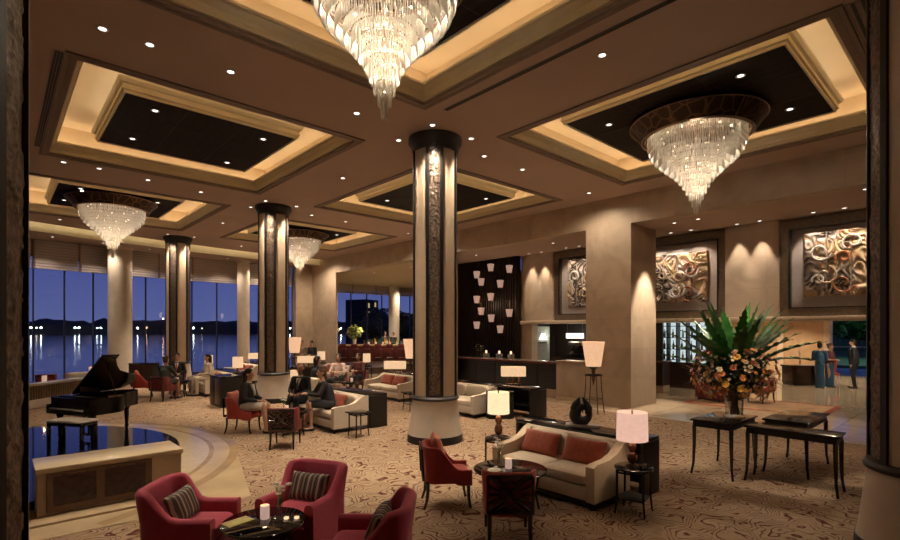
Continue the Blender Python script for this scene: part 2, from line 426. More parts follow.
# perimeter: lit slot, drop and lower soffit along the windows
m = MB(); m2 = MB(); m3 = MB()
for a, b in zip(sx, sx[1:]):
    sa, sb = lerp_poly(SPOLY, a), lerp_poly(SPOLY, b)
    wa, wb = lerp_poly(WPOLY, a) + .3, lerp_poly(WPOLY, b) + .3
    m.add([(a, sa, 5.6), (b, sb, 5.6), (b, wb, 5.6), (a, wa, 5.6)], [(0, 3, 2, 1)])
    m2.add([(a, sa, 5.6), (b, sb, 5.6), (b, sb, 6.2), (a, sa, 6.2)], [(0, 1, 2, 3)])
    m2.add([(a, sa, 6.2), (b, sb, 6.2), (b, sb - .6, 6.2), (a, sa - .6, 6.2)], [(0, 1, 2, 3)])
    m2.add([(a, sa - .6, 6.2), (b, sb - .6, 6.2), (b, sb - .6, H), (a, sa - .6, H)], [(0, 1, 2, 3)])
    m3.add([(a, sa - .42, H + .02), (b, sb - .42, H + .02), (b, sb - .36, H + .02), (a, sa - .36, H + .02)], [(0, 1, 2, 3)])
struct(m.build('ceiling_soffit', plaster, None, 0))
o = struct(m2.build('trim_2', cream_trim, None, 0)); m3.build('light_strip', led, o, 0)

def rect_sweep(mb, x0, x1, y0, y1, prof, close=True):
    """mitred moulding round a rectangle; offsets count inwards"""
    n = len(prof); vs = []
    for o, z in prof: vs += [(x0 + o, y0 + o, z), (x1 - o, y0 + o, z), (x1 - o, y1 - o, z), (x0 + o, y1 - o, z)]
    fs = []
    for i in range(n - 1):
        fs += [(i * 4 + k, i * 4 + (k + 1) % 4, (i + 1) * 4 + (k + 1) % 4, (i + 1) * 4 + k) for k in range(4)]
    return mb.add(vs, fs)
for i, (x0, x1, y0, y1, a0, a1, b0, b1) in enumerate(COFFERS):
    root = MB(); rect_sweep(root, x0, x1, y0, y1, [(-.12, H), (-.12, H - .025), (-.07, H - .025), (-.06, H - .012), (0, H - .03), (.02, H - .03), (.02, H + .02), (0, H + .02)])
    ro = struct(root.build('trim_%d' % (i + 3), lip_mat, None, 30))
    c = MB(); rect_sweep(c, x0, x1, y0, y1, [(0, H + .02), (.05, H + .03), (.06, H + .07), (.04, H + .085), (.06, H + .14), (.11, H + .19), (.12, H + .21), (.15, H + .22), (.15, H + .26), (-.03, H + .26), (-.03, H)])
    c.build('crown_moulding', olive_trim, ro, 20)
    b = MB(); e = .34
    b.add([(x0 - e, y0 - e, H + .74), (x1 + e, y0 - e, H + .74), (x1 + e, y1 + e, H + .74), (x0 - e, y1 + e, H + .74)], [(0, 3, 2, 1)])
    rect_sweep(b, x0, x1, y0, y1, [(-e, H + .74), (-e, H + .005), (-.02, H + .005)])
    b.build('recess', band_mat, ro, 0)
    s = MB(); rect_sweep(s, x0, x1, y0, y1, [(-.22, H + .312), (-.13, H + .303)]); rect_sweep(s, a0, a1, b0, b1, [(-.03, H + .385), (.03, H + .385)]); s.build('light_strip', led, ro, 0)  # the hidden second strip on the tray is added to light band and crown
    t = MB(); rect_sweep(t, a0, a1, b0, b1, [(.005, H + .15), (0, H + .13), (-.025, H + .13), (-.03, H + .165), (-.055, H + .185), (-.055, H + .215), (-.04, H + .225), (-.045, H + .27), (-.08, H + .29), (-.11, H + .335), (-.11, H + .37), (0, H + .37)])
    t.build('tray_moulding', cream_trim, ro, 20)
    p = box(a0 + .002, a1 - .002, b0 + .002, b1 - .002, H + .15, H + .24); p.build('dark_panel', panel_mat, ro, 0)
    g = MB()
    for k in range(1, 3):
        xx = a0 + (a1 - a0) * k / 3; g.box(xx - .006, xx + .006, b0, b1, H + .147, H + .155)
        yy = b0 + (b1 - b0) * k / 3; g.box(a0, a1, yy - .006, yy + .006, H + .147, H + .155)
    g.build('joint', black_slot, ro, 0)

# linear air vents beside the openings
def vent(x0, x1, y0, y1, label):
    t = thing('air_vent', label, 'air vent', (x0, y0, H - .012)); w = x1 - x0; L_ = y1 - y0
    f = MB(); f.box(0, w, 0, L_, .004, .014); f.build('backing', lip_mat, t, 0)
    for k in range(3):
        xx = w * (k + .5) / 3; box(xx - w * .1, xx + w * .1, .02, L_ - .02, 0, .01).build('slot', black_slot, t, 0)
vent(.595, .69, 8.45, 13.1, 'linear air vent of three dark slots beside the coffer left of the near column')
vent(5.60, 5.68, 1.0, 6.3, 'thin linear air vent along the big chandelier coffer at top')
t_ = thing('air_vent', 'linear air vent of three dark slots at the near side of the upper right coffer', 'air vent', (7.2, .88, H - .012))
MB().box(0, 4.5, 0, .30, .004, .014).build('backing', lip_mat, t_, 0)
for k in range(3): box(.02, 4.48, .06 + .09 * k - .018, .06 + .09 * k + .018, 0, .01).build('slot', black_slot, t_, 0)

# right-hand side: beam, piers, upper wall with art niches
def wall(name, m_, parts, parent=None):
    mb = MB()
    for p in parts: mb.box(*p)
    o = mb.build(name, m_, parent, 0)
    if not parent: struct(o)
    return o
wall('wall_right', wallstone, [(12.85, 13.25, -4, 25.3, LOB, H + .6), (12.85, 14.33, 6.76, 8.16, 0, LOB), (12.85, 12.99, 13.8, 16.2, 0, LOB), (12.85, 12.95, 22.7, 25.3, 0, LOB), (12.85, 14.33, -2.6, -.9, 0, LOB)])
wall('wall_corner', wallstone, [(11.9, 12.85, 25.25, 25.7, 0, 5.6)])
wall('ceiling_lobby', plaster, [(13.25, 15.9, -4, 16.2, LOB, LOB + .1)])
wall('ceiling_bar', mat('bar_ceiling', (.62, .5, .34), .8, var=.03), [(13.25, 24, 16.2, 28.1, LOB, LOB + .1)])
wall('wall_upper', wallstone, [(15.35, 15.8, 3.91, 5.23, 2.5, LOB), (15.35, 15.8, 8.0, 8.5, 2.5, LOB), (15.35, 15.8, 11.15, 12.48, 2.5, LOB), (15.5, 15.8, 12.48, 12.78, 0, LOB), (15.35, 15.8, -4, .3, 2.5, LOB), (15.62, 15.8, .3, 12.48, 2.5, LOB)])
struct(box(15.18, 15.8, -4, 12.6, 2.38, 2.5, .015).build('trim_9', mat('ledge_stone', (.56, .43, .30), .4, var=.05), None))
niches = [(8.5, 11.15), (5.23, 8.0), (.3, 3.91)]
for i, (y0, y1) in enumerate(niches):
    f = MB(); rb = MB()
    for (ya, yb, za, zb) in ((y0, y1, 4.78, LOB - .02), (y0, y1, 2.5, 2.72), (y0, y0 + .24, 2.72, 4.78), (y1 - .24, y1, 2.72, 4.78)):
        f.box(15.42, 15.62, ya, yb, za, zb)
    o = struct(f.build('trim_%d' % (10 + i), mat('niche_bronze_frame', (.15, .11, .07), .35, .3, var=.2), None, 0))
    g = MB()
    for (ya, yb, za, zb) in ((y0 + .2, y1 - .2, 4.76, 4.79), (y0 + .2, y1 - .2, 2.71, 2.74), (y0 + .2, y0 + .24, 2.72, 4.78), (y1 - .24, y1 - .2, 2.72, 4.78)):
        g.box(15.40, 15.45, ya, yb, za, zb)
    g.build('inner_bead', mat('black_bead', (.01, .008, .007), .3), o, 0)
    box(15.57, 15.61, y0 + .24, y1 - .24, 2.74, 4.76).build('fabric_backing', grey_fab, o, 0)
arts = [(9.0, 10.62, 2.97, 4.74, 'swirling relief artwork half hidden behind the big stone pier', 4), (5.75, 7.5, 2.99, 4.50, 'swirling relief artwork in the niche right of the big stone pier', 4), (.95, 3.4, 3.01, 4.64, 'wide swirling relief artwork of joined tiles above the garden entrance', 5)]
for i, (y0, y1, z0, z1, lab, nt_) in enumerate(arts):
    t = thing('relief_artwork', lab, 'artwork', (15.57, (y0 + y1) / 2, (z0 + z1) / 2), 0, 'lit relief artworks')
    am = art_material(3.1 * i + 1)
    w, h = y1 - y0, z1 - z0
    for k in range(nt_):      # joined tiles, each a carved slab
        a = -w / 2 + w * k / nt_ + .006; b = -w / 2 + w * (k + 1) / nt_ - .006
        mb = MB(); nx, nz = 22, 44; vs = []; fs = []
        for j in range(nz + 1):
            for ii in range(nx + 1):
                yy = a + (b - a) * ii / nx; zz = -h / 2 + h * j / nz
                q = Vector((yy * 1.9 + i * 7, zz * 1.9, 0)); q += .6 * noise.noise_vector(q * 1.1)
                d = .5 + .5 * math.sin(9 * noise.noise(q * 1.2) * 2.2)
                if ii in (0, nx) or j in (0, nz): d = 0
                vs.append((-.06 - .06 * d, yy, zz))
        for j in range(nz):
            for ii in range(nx): q = j * (nx + 1) + ii; fs.append((q, q + 1, q + nx + 2, q + nx + 1))
        mb.add(vs, fs); mb.box(-.06, -.02, a, b, -h / 2, h / 2); mb.build('tile', am, t, 60)
    rr = random.Random(20 + i)
    for k in range(9 if i else 8):   # bold raised coils
        cy, cz = rr.uniform(-w / 2 + .25, w / 2 - .25), rr.uniform(-h / 2 + .25, h / 2 - .25)
        r0 = rr.uniform(.14, .26); a0 = rr.uniform(0, 6); pts = []
        for s in range(26):
            aa = a0 + s * .27; r1 = r0 * (1 - s / 36); pts.append((-.14, max(-w / 2 + .03, min(w / 2 - .03, cy + r1 * math.cos(aa))), max(-h / 2 + .03, min(h / 2 - .03, cz + r1 * math.sin(aa)))))
        cm = [mat('relief_white', (.6, .56, .52), .4), mat('relief_rust', (.36, .14, .06), .4), mat('relief_sand', (.55, .42, .27), .4)][k % 3]
        MB().tube(pts, .028, 6).build('coil', cm, t)

# lobby behind: low ceiling, back wall, opening to the garden
wall('ceiling_entrance', plaster, [(15.8, 29.6, -4, 16.2, 2.95, 3.1)])
wall('wall_entrance', wallstone2, [(29, 29.4, 5.39, 16.2, 0, 2.95), (29, 29.4, -4, -1.5, 0, 2.95)])
struct(box(28.9, 29.42, 5.3, 5.55, 0, 2.95).build('trim_13', mat('door_jamb', (.62, .5, .36), .4), None, 0))
struct(box(28.93, 29, 7.2, 7.45, 0, 2.95).build('trim_14', mat('pale_pilaster', (.66, .52, .36), .4), None, 0))
wall('wall_lobby_end', wallstone, [(12.85, 29.4, -4.3, -4, 0, 5.2)])
wall('wall_partition', wallstone, [(15.9, 29.4, 16.2, 16.5, 0, LOB), (13.2, 24, 16.2, 16.32, 0, LOB)])
wall('wall_back', wallstone, [(-5, 12.85, -4.3, -4, 0, H + .6)])
wall('wall_left', wallstone, [(-5.3, -5, -4.3, 24.3, 0, H + .6)])
wall('wall_bar_side', wallstone, [(24, 24.3, 16.2, 28.1, 0, LOB)])

# ------------------------------------------------------------------ windows, blinds
wn = 0
def window_run(p, q, n, z0=.05, z1=5.0):
    global wn
    p = Vector((*p, 0)); q = Vector((*q, 0)); d = (q - p); Ls = d.length; rz = math.atan2(d.y, d.x)
    for k in range(n):
        wn += 1; w = Ls / n
        o = bpy.data.objects.new('window_%d' % wn, None); COL.objects.link(o); o.location = p + d * (k / n); o.rotation_euler = (0, 0, rz); struct(o)
        fr = MB(); fr.box(0, .016, -.05, .05, z0, z1); fr.box(w - .016, w, -.05, .05, z0, z1); fr.box(.016, w - .016, -.05, .05, z0, z0 + .08); fr.box(.016, w - .016, -.05, .05, z1 - .06, z1)
        fr.build('frame', black_sat, o, 0)
        box(.016, w - .016, -.006, .006, z0 + .08, z1 - .06).build('pane', pane_glass, o, 0)
for (a, b), n in zip(zip(WPOLY, WPOLY[1:]), (3, 2, 3, 3, 2, 3)): window_run(a, b, n)
window_run((13.3, 27.9), (24, 27.9), 9)
m = MB()
for (a, b), (c, d) in zip(WPOLY, WPOLY[1:]):
    m.add([(a, b + .1, 4.95), (c, d + .1, 4.95), (c, d + .1, 5.75), (a, b + .1, 5.75)], [(0, 1, 2, 3)])
m.box(13.25, 24, 27.95, 28.1, 4.95, LOB)
struct(m.build('wall_window_head', wallstone, None, 0))

def blind_mesh(w, h):
    b = MB(); b.box(0, w, -.03, .03, .30, h)
    for k in range(3): b.box(0, w, -.055 - .012 * k, .0, .02 + .1 * k, .11 + .1 * k, .01)
    return b
nb = 0
def blind_run(p, q, n, top, label):
    p = Vector((*p, 0)); q = Vector((*q, 0)); d = q - p; rz = math.atan2(d.y, d.x); w = d.length / n
    nrm = Vector((d.y, -d.x, 0)).normalized() * .16
    for k in range(n):
        t = thing('window_blind', label, 'window blind', p + d * (k / n) + nrm + Vector((0, 0, 4.46)), rz, 'woven blinds at the lake windows' if top > 5.3 else 'woven blinds at the bar windows')
        blind_mesh(w - .09, top - 4.47).build('blind', blind_mat, t, 0)
        tp = MB(); tp.box(-.045, -.005, -.025, .02, .0, top - 4.47); tp.build('edge_tape', mat('tan_tape', (.30, .19, .10), .8), t, 0)
for (a, b), n in zip(zip(WPOLY, WPOLY[1:]), (2, 1, 2, 2, 1, 2)): blind_run(a, b, n, 5.6, 'raised woven grey-beige blind hanging above the lake windows on the left')
blind_run((13.4, 27.9), (24, 27.9), 6, LOB, 'raised woven blind hanging above the far bar windows')

# round pale columns in the window line
def win_column(x, y, r, top, label):
    t = thing('window_column', label, 'column', (x, y, 0), 0, None, 'thing')
    MB().lathe([(r + .06, 0), (r + .06, .25), (r, .3), (r, top - .15)], 36).build('shaft', stone_pale, t)
    MB().lathe([(r, top - .15), (r + .05, top - .1), (r + .05, top - .002)], 36).build('capital', stone_pale, t)
win_column(3.85, 24.45, .43, 5.6, 'plain round pale column at the lake windows behind the piano lid')
win_column(9.2, 25.4, .29, 5.6, 'slim plain pale column at the windows left of the second carved column')
win_column(19.75, 27.2, .36, LOB, 'plain pale round column among the far bar windows')

# ------------------------------------------------------------------ outside: lake, hills, lamps, garden
w = bpy.data.worlds.new('dusk'); sc.world = w; w.use_nodes = True; nt = w.node_tree; L = nt.links.new
bg = nt.nodes['Background']; tc = nt.nodes.new('ShaderNodeTexCoord'); sp = nt.nodes.new('ShaderNodeSeparateXYZ'); L(tc.outputs['Generated'], sp.inputs[0])
rr_ = ramp(nt, [(.0, (.125, .15, .36)), (.10, (.085, .105, .33)), (.35, (.045, .07, .28)), (1, (.02, .035, .16))]); L(sp.outputs['Z'], rr_.inputs[0]); L(rr_.outputs[0], bg.inputs[0]); bg.inputs[1].default_value = .82

def water_material():
    m, nt, out = nodes('lake_water'); L = nt.links.new
    b = N(nt, 'ShaderNodeBsdfPrincipled'); b.inputs['Base Color'].default_value = (.01, .015, .035, 1); b.inputs['Roughness'].default_value = .1; b.inputs['Specular IOR Level'].default_value = .35
    g = N(nt, 'ShaderNodeNewGeometry'); no = N(nt, 'ShaderNodeTexNoise', Scale=.5, Detail=3.0); L(g.outputs['Position'], no.inputs['Vector'])
    bp = N(nt, 'ShaderNodeBump', Strength=.12, Distance=.2); L(no.outputs['Fac'], bp.inputs['Height']); L(bp.outputs[0], b.inputs['Normal'])
    L(b.outputs[0], out.inputs[0]); return m
struct(MB().add([(-2500, -500, -3), (2500, -500, -3), (2500, 2500, -3), (-2500, 2500, -3)], [(0, 1, 2, 3)]).build('lake_outside', water_material(), None, 0))
hm = mat('hill_dark', (.018, .022, .025), .95, var=.3, scale=.02)
m = MB(); vs = []; fs = []; n = 120
for i in range(n + 1):
    az = -.15 + 1.1 * i / n
    hgt = 15 + 11 * noise.noise((i * .16, 1, 0)) + 5 * noise.noise((i * .6, 5, 0)) + (6 if i < 20 else 0)
    for rr2, z in ((760, -3.2), (765, hgt * .55), (790, hgt), (900, hgt * .8), (960, -3.2)): vs.append((rr2 * math.sin(az), rr2 * math.cos(az), z))
for i in range(n):
    for j in range(4): q = i * 5 + j; fs.append((q, q + 1, q + 6, q + 5))
    q = i * 5; fs.append((q, q + 5, q + 9, q + 4))
fs += [(0, 1, 2, 3, 4), (n * 5 + 4, n * 5 + 3, n * 5 + 2, n * 5 + 1, n * 5)]
struct(m.add(vs, fs).build('hills_outside', hm, None, 60))
def far_pt(px, D_, z=3):
    u = (px - 450) / 500; return (D_ * (u * RT[0] + FW[0]) / math.hypot(1, u), D_ * (u * RT[1] + FW[1]) / math.hypot(1, u), z)
for px, mm, r in ((31, far_white, 0.90), (36.5, far_dim, 0.78), (41, far_white, 0.84), (75, far_white, 0.84), (79, far_white, 0.84), (97, far_white, 0.66), (101, far_white, 0.72), (137.5, far_white, 0.90), (146, far_amber, 1.08), (163, far_amber, 0.78), (193.5, far_white, 0.96), (202, far_dim, 0.54), (290, far_white, 0.96), (341, far_white, 0.90), (347, far_white, 0.84)):
    p = far_pt(px, 745, 4.0 if px != 163 else 16)
    t = thing('shore_lamp', 'distant lamp glowing on the far lake shore, reflected as a streak', 'lamp', (p[0], p[1], -3), 0, 'lamps on the far shore')
    MB().lathe([(.25, 0), (.2, p[2] + 3)], 6).build('post', hm, t); MB().ball((0, 0, p[2] + 3 + r * .9), r, n=10, m=6).build('globe', mm, t)
for gx, gy in ((38, 0), (38, 8), (44, 4)): light('POINT', (gx, gy, 6.5), 420, (.6, .8, 1), radius=.5)  # unseen bluish lamps added to brighten the garden
grass = mat('garden_grass', (.06, .14, .045), .9, var=.4, scale=2)
struct(box(29.6, 80, -30, 27, -.35, -.03).build('ground_outside', mat('wet_paving_outside', (.10, .13, .30), .2, var=.1, scale=.4), None, 0))
struct(box(36, 80, -30, 27, -.03, .12).build('lawn_outside', grass, None, 0))

def foliage(name, c, r, m_, seed, cnt=900, leaf=.35, mat_trunk=None):
    """crown of many little leaf blades round a trunk"""
    rnd = random.Random(seed); mb = MB(); vs = []; fs = []
    for k in range(cnt):
        while True:
            p = Vector((rnd.uniform(-1, 1), rnd.uniform(-1, 1), rnd.uniform(-1, 1)))
            if .45 < p.length < 1: break
        p = Vector((p.x * r[0], p.y * r[1], p.z * r[2] + c))
        a = Vector((rnd.uniform(-1, 1), rnd.uniform(-1, 1), rnd.uniform(-.6, .6))).normalized() * leaf
        b = a.cross(Vector((rnd.uniform(-1, 1), rnd.uniform(-1, 1), 1))).normalized() * leaf * .4
        o = len(vs); vs += [p - a, p + b, p + a, p - b]; fs.append((o, o + 1, o + 2, o + 3))
    mb.add(vs, fs); return mb
for i, (x, y, c, r, lab) in enumerate(((44, 2.4, 2.6, 2.3, 'dark bushy garden tree seen through the entrance behind the man in black'), (47, 7.0, 2.9, 2.2, 'dark garden tree seen through the entrance above the two women'), (43, 10.6, 2.4, 1.8, 'dark garden tree behind the entrance door jamb'), (48, -3.0, 3.2, 2.6, 'dark garden tree beside the right foreground column'), (56, 4.8, 5.0, 4.2, 'tall dark tree at the back of the garden beyond the entrance'))):
    t = thing('garden_tree', lab, 'tree', (x, y, .12)); MB().lathe([(.22, 0), (.14, c)], 8).build('trunk', wood_dark, t); MB().ball((0, 0, c), r * .72, r * .72, r * .6).build('crown', leaf_dark, t); foliage('leaves', c, (r, r, r * .8), leaf_mat, i, 900, .3).build('leaves', leaf_mat, t, 0)
t = thing('hedge', 'tall clipped hedge beyond the lawn outside the entrance', 'hedge', (61.5, 4, .12)); box(-.8, .8, -14, 14, 0, 3.2, .1).build('foliage', mat('hedge_leaf', (.035, .08, .06), .8, var=.5, scale=5), t)
t = thing('garden_railing', 'thin rail fence across the garden beyond the entrance', 'railing', (37.5, 4, .12)); mb = MB()
mb.box(-.03, .03, -7, 7, 1.0, 1.06); mb.build('rail', steel, t)
for k in range(8): box(-.03, .03, -7 + 2 * k - .03, -7 + 2 * k + .03, 0, 1.0).build('post', steel, t)
for i, (px, D_, zc, r) in enumerate(((377, 90, 3.5, 3.5), (404, 70, 3.0, 2.2))):
    p = far_pt(px, D_, 0); t = thing('shore_tree', 'dark tree silhouette outside the bar windows', 'tree', (p[0], p[1], -3), 0, 'dark trees outside the bar windows')
    MB().lathe([(.4, 0), (.25, zc + 2)], 8).build('trunk', wood_dark, t); MB().ball((0, 0, zc + 2.5), r * .8, r * .8, r * .75).build('crown', leaf_dark, t)
    foliage('leaves', zc + 2.5, (r, r, r), leaf_mat, 30 + i, 700, .5).build('leaves', leaf_dark, t, 0)
p = far_pt(362, 125, 0); t = thing('hotel_tower', 'dark block with a few lit windows beyond the bar windows', 'building', (p[0], p[1], -3), .4)
box(-2.6, 2.6, -3, 3, 0, 12.5).build('wall', hm, t, 0)
for k, (a, b) in enumerate(((-1.8, 10.5), (-1.8, 8.6), (1.0, 10.8), (1.1, 7.5), (-.4, 6.5))): box(a, a + .6, -3.06, -3.0, b, b + 1.1).build('window', emit('amber_window', (1, .7, .3), .5), t, 0)

# ------------------------------------------------------------------ carved columns
def carved_strip(r, az, half, z0, z1, nz, seed):
    """carved relief following the shaft's curve"""
    mb = MB(); nx = 12; vs = []; fs = []
    for j in range(nz + 1):
        z = z0 + (z1 - z0) * j / nz
        for i in range(nx + 1):
            a = az - half + 2 * half * i / nx
            q = Vector((a * r * 12 + seed, z * 6.5, seed)); q += .5 * noise.noise_vector(q * .9)
            d = max(0, math.sin(6.5 * noise.noise(q))) * .011 + .006 * max(0, noise.noise(q * 2.6))
            if i in (0, nx): d = 0
            rr = r + .004 + d; vs.append((rr * math.cos(a), rr * math.sin(a), z))
    for j in range(nz):
        for i in range(nx): q = j * (nx + 1) + i; fs.append((q, q + 1, q + nx + 2, q + nx + 1))
    return mb.add(vs, fs)
def arc_bar(r, a0, a1, z0, z1, th, n=5):
    mb = MB(); vs = []; fs = []
    for i in range(n + 1):
        a = a0 + (a1 - a0) * i / n; c, s = math.cos(a), math.sin(a)
        vs += [((r - .02) * c, (r - .02) * s, z0), ((r + th) * c, (r + th) * s, z0), ((r + th) * c, (r + th) * s, z1), ((r - .02) * c, (r - .02) * s, z1)]
    for i in range(n):
        q = i * 4; fs += [(q, q + 1, q + 5, q + 4), (q + 1, q + 2, q + 6, q + 5), (q + 2, q + 3, q + 7, q + 6), (q + 3, q, q + 4, q + 7)]
    fs += [(0, 3, 2, 1), (n * 4, n * 4 + 1, n * 4 + 2, n * 4 + 3)]
    return mb.add(vs, fs)
PANEL = {}
def column(x, y, az0, label, fine=200):
    r = .41
    t = thing('carved_column', label, 'column', (x, y, 0), R(az0), 'carved stone columns', 'thing')
    if not PANEL:
        PANEL['shaft'] = MB().lathe([(r, .86), (r, 5.6)], 48).mesh('shaft', stone)
        PANEL['capital'] = MB().lathe([(.43, 5.585), (.45, 5.60), (.455, 5.66), (.50, 5.74), (.52, 5.77), (.52, 5.865)], 48).mesh('capital', black_sat)
        PANEL['collar'] = MB().lathe([(.425, .80), (.46, .815), (.475, .85), (.45, .885), (.415, .895)], 48).mesh('collar', black_sat)
        PANEL['drum'] = MB().lathe([(.525, .13), (.515, .18), (.435, .81)], 48).mesh('drum', stone_pale)
        PANEL['plinth'] = MB().lathe([(.545, 0), (.535, .14), (.5, .14)], 48).mesh('plinth', black_sat)
    for nme in ('shaft', 'capital', 'collar', 'drum', 'plinth'):
        o = bpy.data.objects.new(nme, PANEL[nme]); COL.objects.link(o); o.parent = t
    ck = 'carving%d' % fine
    if ck not in PANEL:
        PANEL[ck] = carved_strip(r, 0, .25, .93, 5.53, fine, 3).mesh('carved_panel', copper, 60)
        fr = arc_bar(r, -.385, -.25, .895, 5.585, .03); fr2 = arc_bar(r, .25, .385, .895, 5.585, .03)
        fr.add(fr2.v, fr2.f); a = arc_bar(r, -.25, .25, 5.53, 5.585, .03); fr.add(a.v, a.f); a = arc_bar(r, -.25, .25, .895, .93, .03); fr.add(a.v, a.f)
        PANEL['frame'] = fr.mesh('panel_frame', black_sat)
    for k in range(4):
        for nme in (ck, 'frame'):
            o = bpy.data.objects.new('carved_panel' if nme == ck else 'panel_frame', PANEL[nme]); COL.objects.link(o); o.parent = t
            o.rotation_euler = (0, 0, k * PI / 2)
column(6.37, 7.42, 48.5, 'tall cream column with carved bronze strip at the middle of the lounge', 420)
column(6.24, 14.75, 54, 'cream column with carved bronze strip, second behind the middle one')
column(5.46, 22.2, 52, 'cream column with carved bronze strip nearest the lake windows')
column(6.47, .45, 33, 'dark carved column in the right foreground', 421)
column(-.30, 3.52, -24, 'dark carved column at the left foreground edge', 422)

# ------------------------------------------------------------------ chandeliers
def make_chandelier(label, loc):
    t = thing('crystal_chandelier', label, 'chandelier', loc, 0, 'crystal chandeliers')
    # local z = 0 at the dark panel, everything hangs below
    MB().lathe([(.86, -.02), (1.02, -.02), (1.14, -.05), (.93, -.30), (.88, -.30)], 64, caps=False).build('ring', ring_metal, t)
    for r, z in ((1.145, -.05), (.935, -.305), (.875, -.30)):
        MB().tube([(r * math.cos(a * PI / 36), r * math.sin(a * PI / 36), z) for a in range(72)], .012, 6, closed=True).build('rim', bronze_light, t)
    for k in range(6):
        a = k * PI / 3; MB().tube([(1.15 * math.cos(a), 1.15 * math.sin(a), -.045), (.94 * math.cos(a), .94 * math.sin(a), -.31)], .01, 5).build('rib', bronze_light, t)
    MB().lathe([(.84, -.02), (.84, -.05), (.1, -.05), (.1, -.02)], 48).build('canopy', bronze, t)
    tiers = [(.83, -.16, -.48), (.81, -.2, -.57), (.77, -.46, -.66), (.71, -.54, -.75), (.63, -.62, -.83), (.54, -.70, -.91), (.45, -.78, -.99), (.365, -.86, -1.07), (.29, -.94, -1.16), (.225, -1.02, -1.26), (.17, -1.12, -1.37), (.12, -1.22, -1.49), (.075, -1.34, -1.61), (.035, -1.46, -1.74)]
    rnd = random.Random(3)
    for r, z0, z1 in tiers:
        n = max(6, int(2 * PI * r / .029)); mb = MB()
        for i in range(n):
            a = 2 * PI * (i + rnd.uniform(-.2, .2)) / n; x, y = r * math.cos(a), r * math.sin(a); zz = z1 + rnd.uniform(-.008, .008)
            q = .0095; c, s = math.cos(a), math.sin(a)
            seg = max(1, int((z0 - zz) / .16)); hh = (z0 - zz) / seg
            for k in range(seg):
                za = z0 - k * hh; zb = za - hh * .94
                mb.add([(x, y, za), (x + q * c, y + q * s, za - .03), (x - q * s, y + q * c, za - .03), (x - q * c, y - q * s, za - .03), (x + q * s, y - q * c, za - .03),
                        (x + q * c, y + q * s, zb + .03), (x - q * s, y + q * c, zb + .03), (x - q * c, y - q * s, zb + .03), (x + q * s, y - q * c, zb + .03), (x, y, zb)],
                       [(0, 1, 2), (0, 2, 3), (0, 3, 4), (0, 4, 1), (1, 5, 6, 2), (2, 6, 7, 3), (3, 7, 8, 4), (4, 8, 5, 1), (9, 6, 5), (9, 7, 6), (9, 8, 7), (9, 5, 8)])
        mb.build('crystal_tier', crystal, t, 0)
        hp = MB().tube([(r * math.cos(a * PI / 20), r * math.sin(a * PI / 20), z0 + .005) for a in range(40)], .008, 5, closed=True); hp.build('hoop', bronze_light, t)
    for r, z, n in ((.6, -.26, 12), (.4, -.55, 8), (.2, -.85, 5)):
        for k in range(n):
            a = 2 * PI * k / n; MB().ball((r * math.cos(a), r * math.sin(a), z), .022, n=8, m=6).build('bulb', bulb_lit, t)
    MB().tube([(0, 0, -.05), (0, 0, -1.5)], .012, 6).build('stem', bronze_light, t)
    return t
PZ = H + .13
chs = [(9.55, 3.75, 'large crystal chandelier with bronze ring in the coffer at upper right'), (2.93, 4.2, 'largest tapering crystal chandelier hanging at top centre, its ring cut by the frame'), (2.6, 17.7, 'crystal chandelier in the left coffer near the lake windows'), (9.0, 18.8, 'small distant crystal chandelier behind the second carved column')]
ch0 = None
for x, y, lab in chs:
    if ch0 is None: ch0 = make_chandelier(lab, (x, y, PZ))
    else:
        c_ = dup(ch0, (x, y, PZ), .4, lab)
        if 'largest' in lab: c_.scale = (.9, .9, 1)
    for dx, z, e in ((0, -.3, 75), (0, -.62, 60), (0, -.95, 30), (0, -1.25, 12)):
        light('POINT', (x, y, PZ + z), e, (1, .86, .68), radius=.09)

# ------------------------------------------------------------------ downlights
dl_ring = MB().lathe([(.046, 0), (.070, 0), (.073, -.006), (.064, -.012), (.047, -.006), (.046, .004)], 20, caps=False).mesh('trim_ring', mat('downlight_trim', (.55, .5, .45), .4))
dl_lens = MB().lathe([(.044, -.004), (.02, -.004)], 20).mesh('lens', down_lit)
def downlight(x, y, z, label, group, energy=0, size=95, target=None):
    t = bpy.data.objects.new('downlight', dl_ring); COL.objects.link(t); t.location = (x, y, z - .001); tag(t, label, 'downlight', group)
    l = bpy.data.objects.new('lens', dl_lens); COL.objects.link(l); l.parent = t
    if energy: light('SPOT', (x, y, z - .03), energy, (1, .83, .63), target or (x, y, 0), size, .7, .04)
TGT = {'downlights around the middle column': (6.37, 7.42), 'downlights around the second column': (6.24, 14.75), 'downlights around the far column': (5.46, 22.2)}
CE = 'small downlight in the brown ceiling '
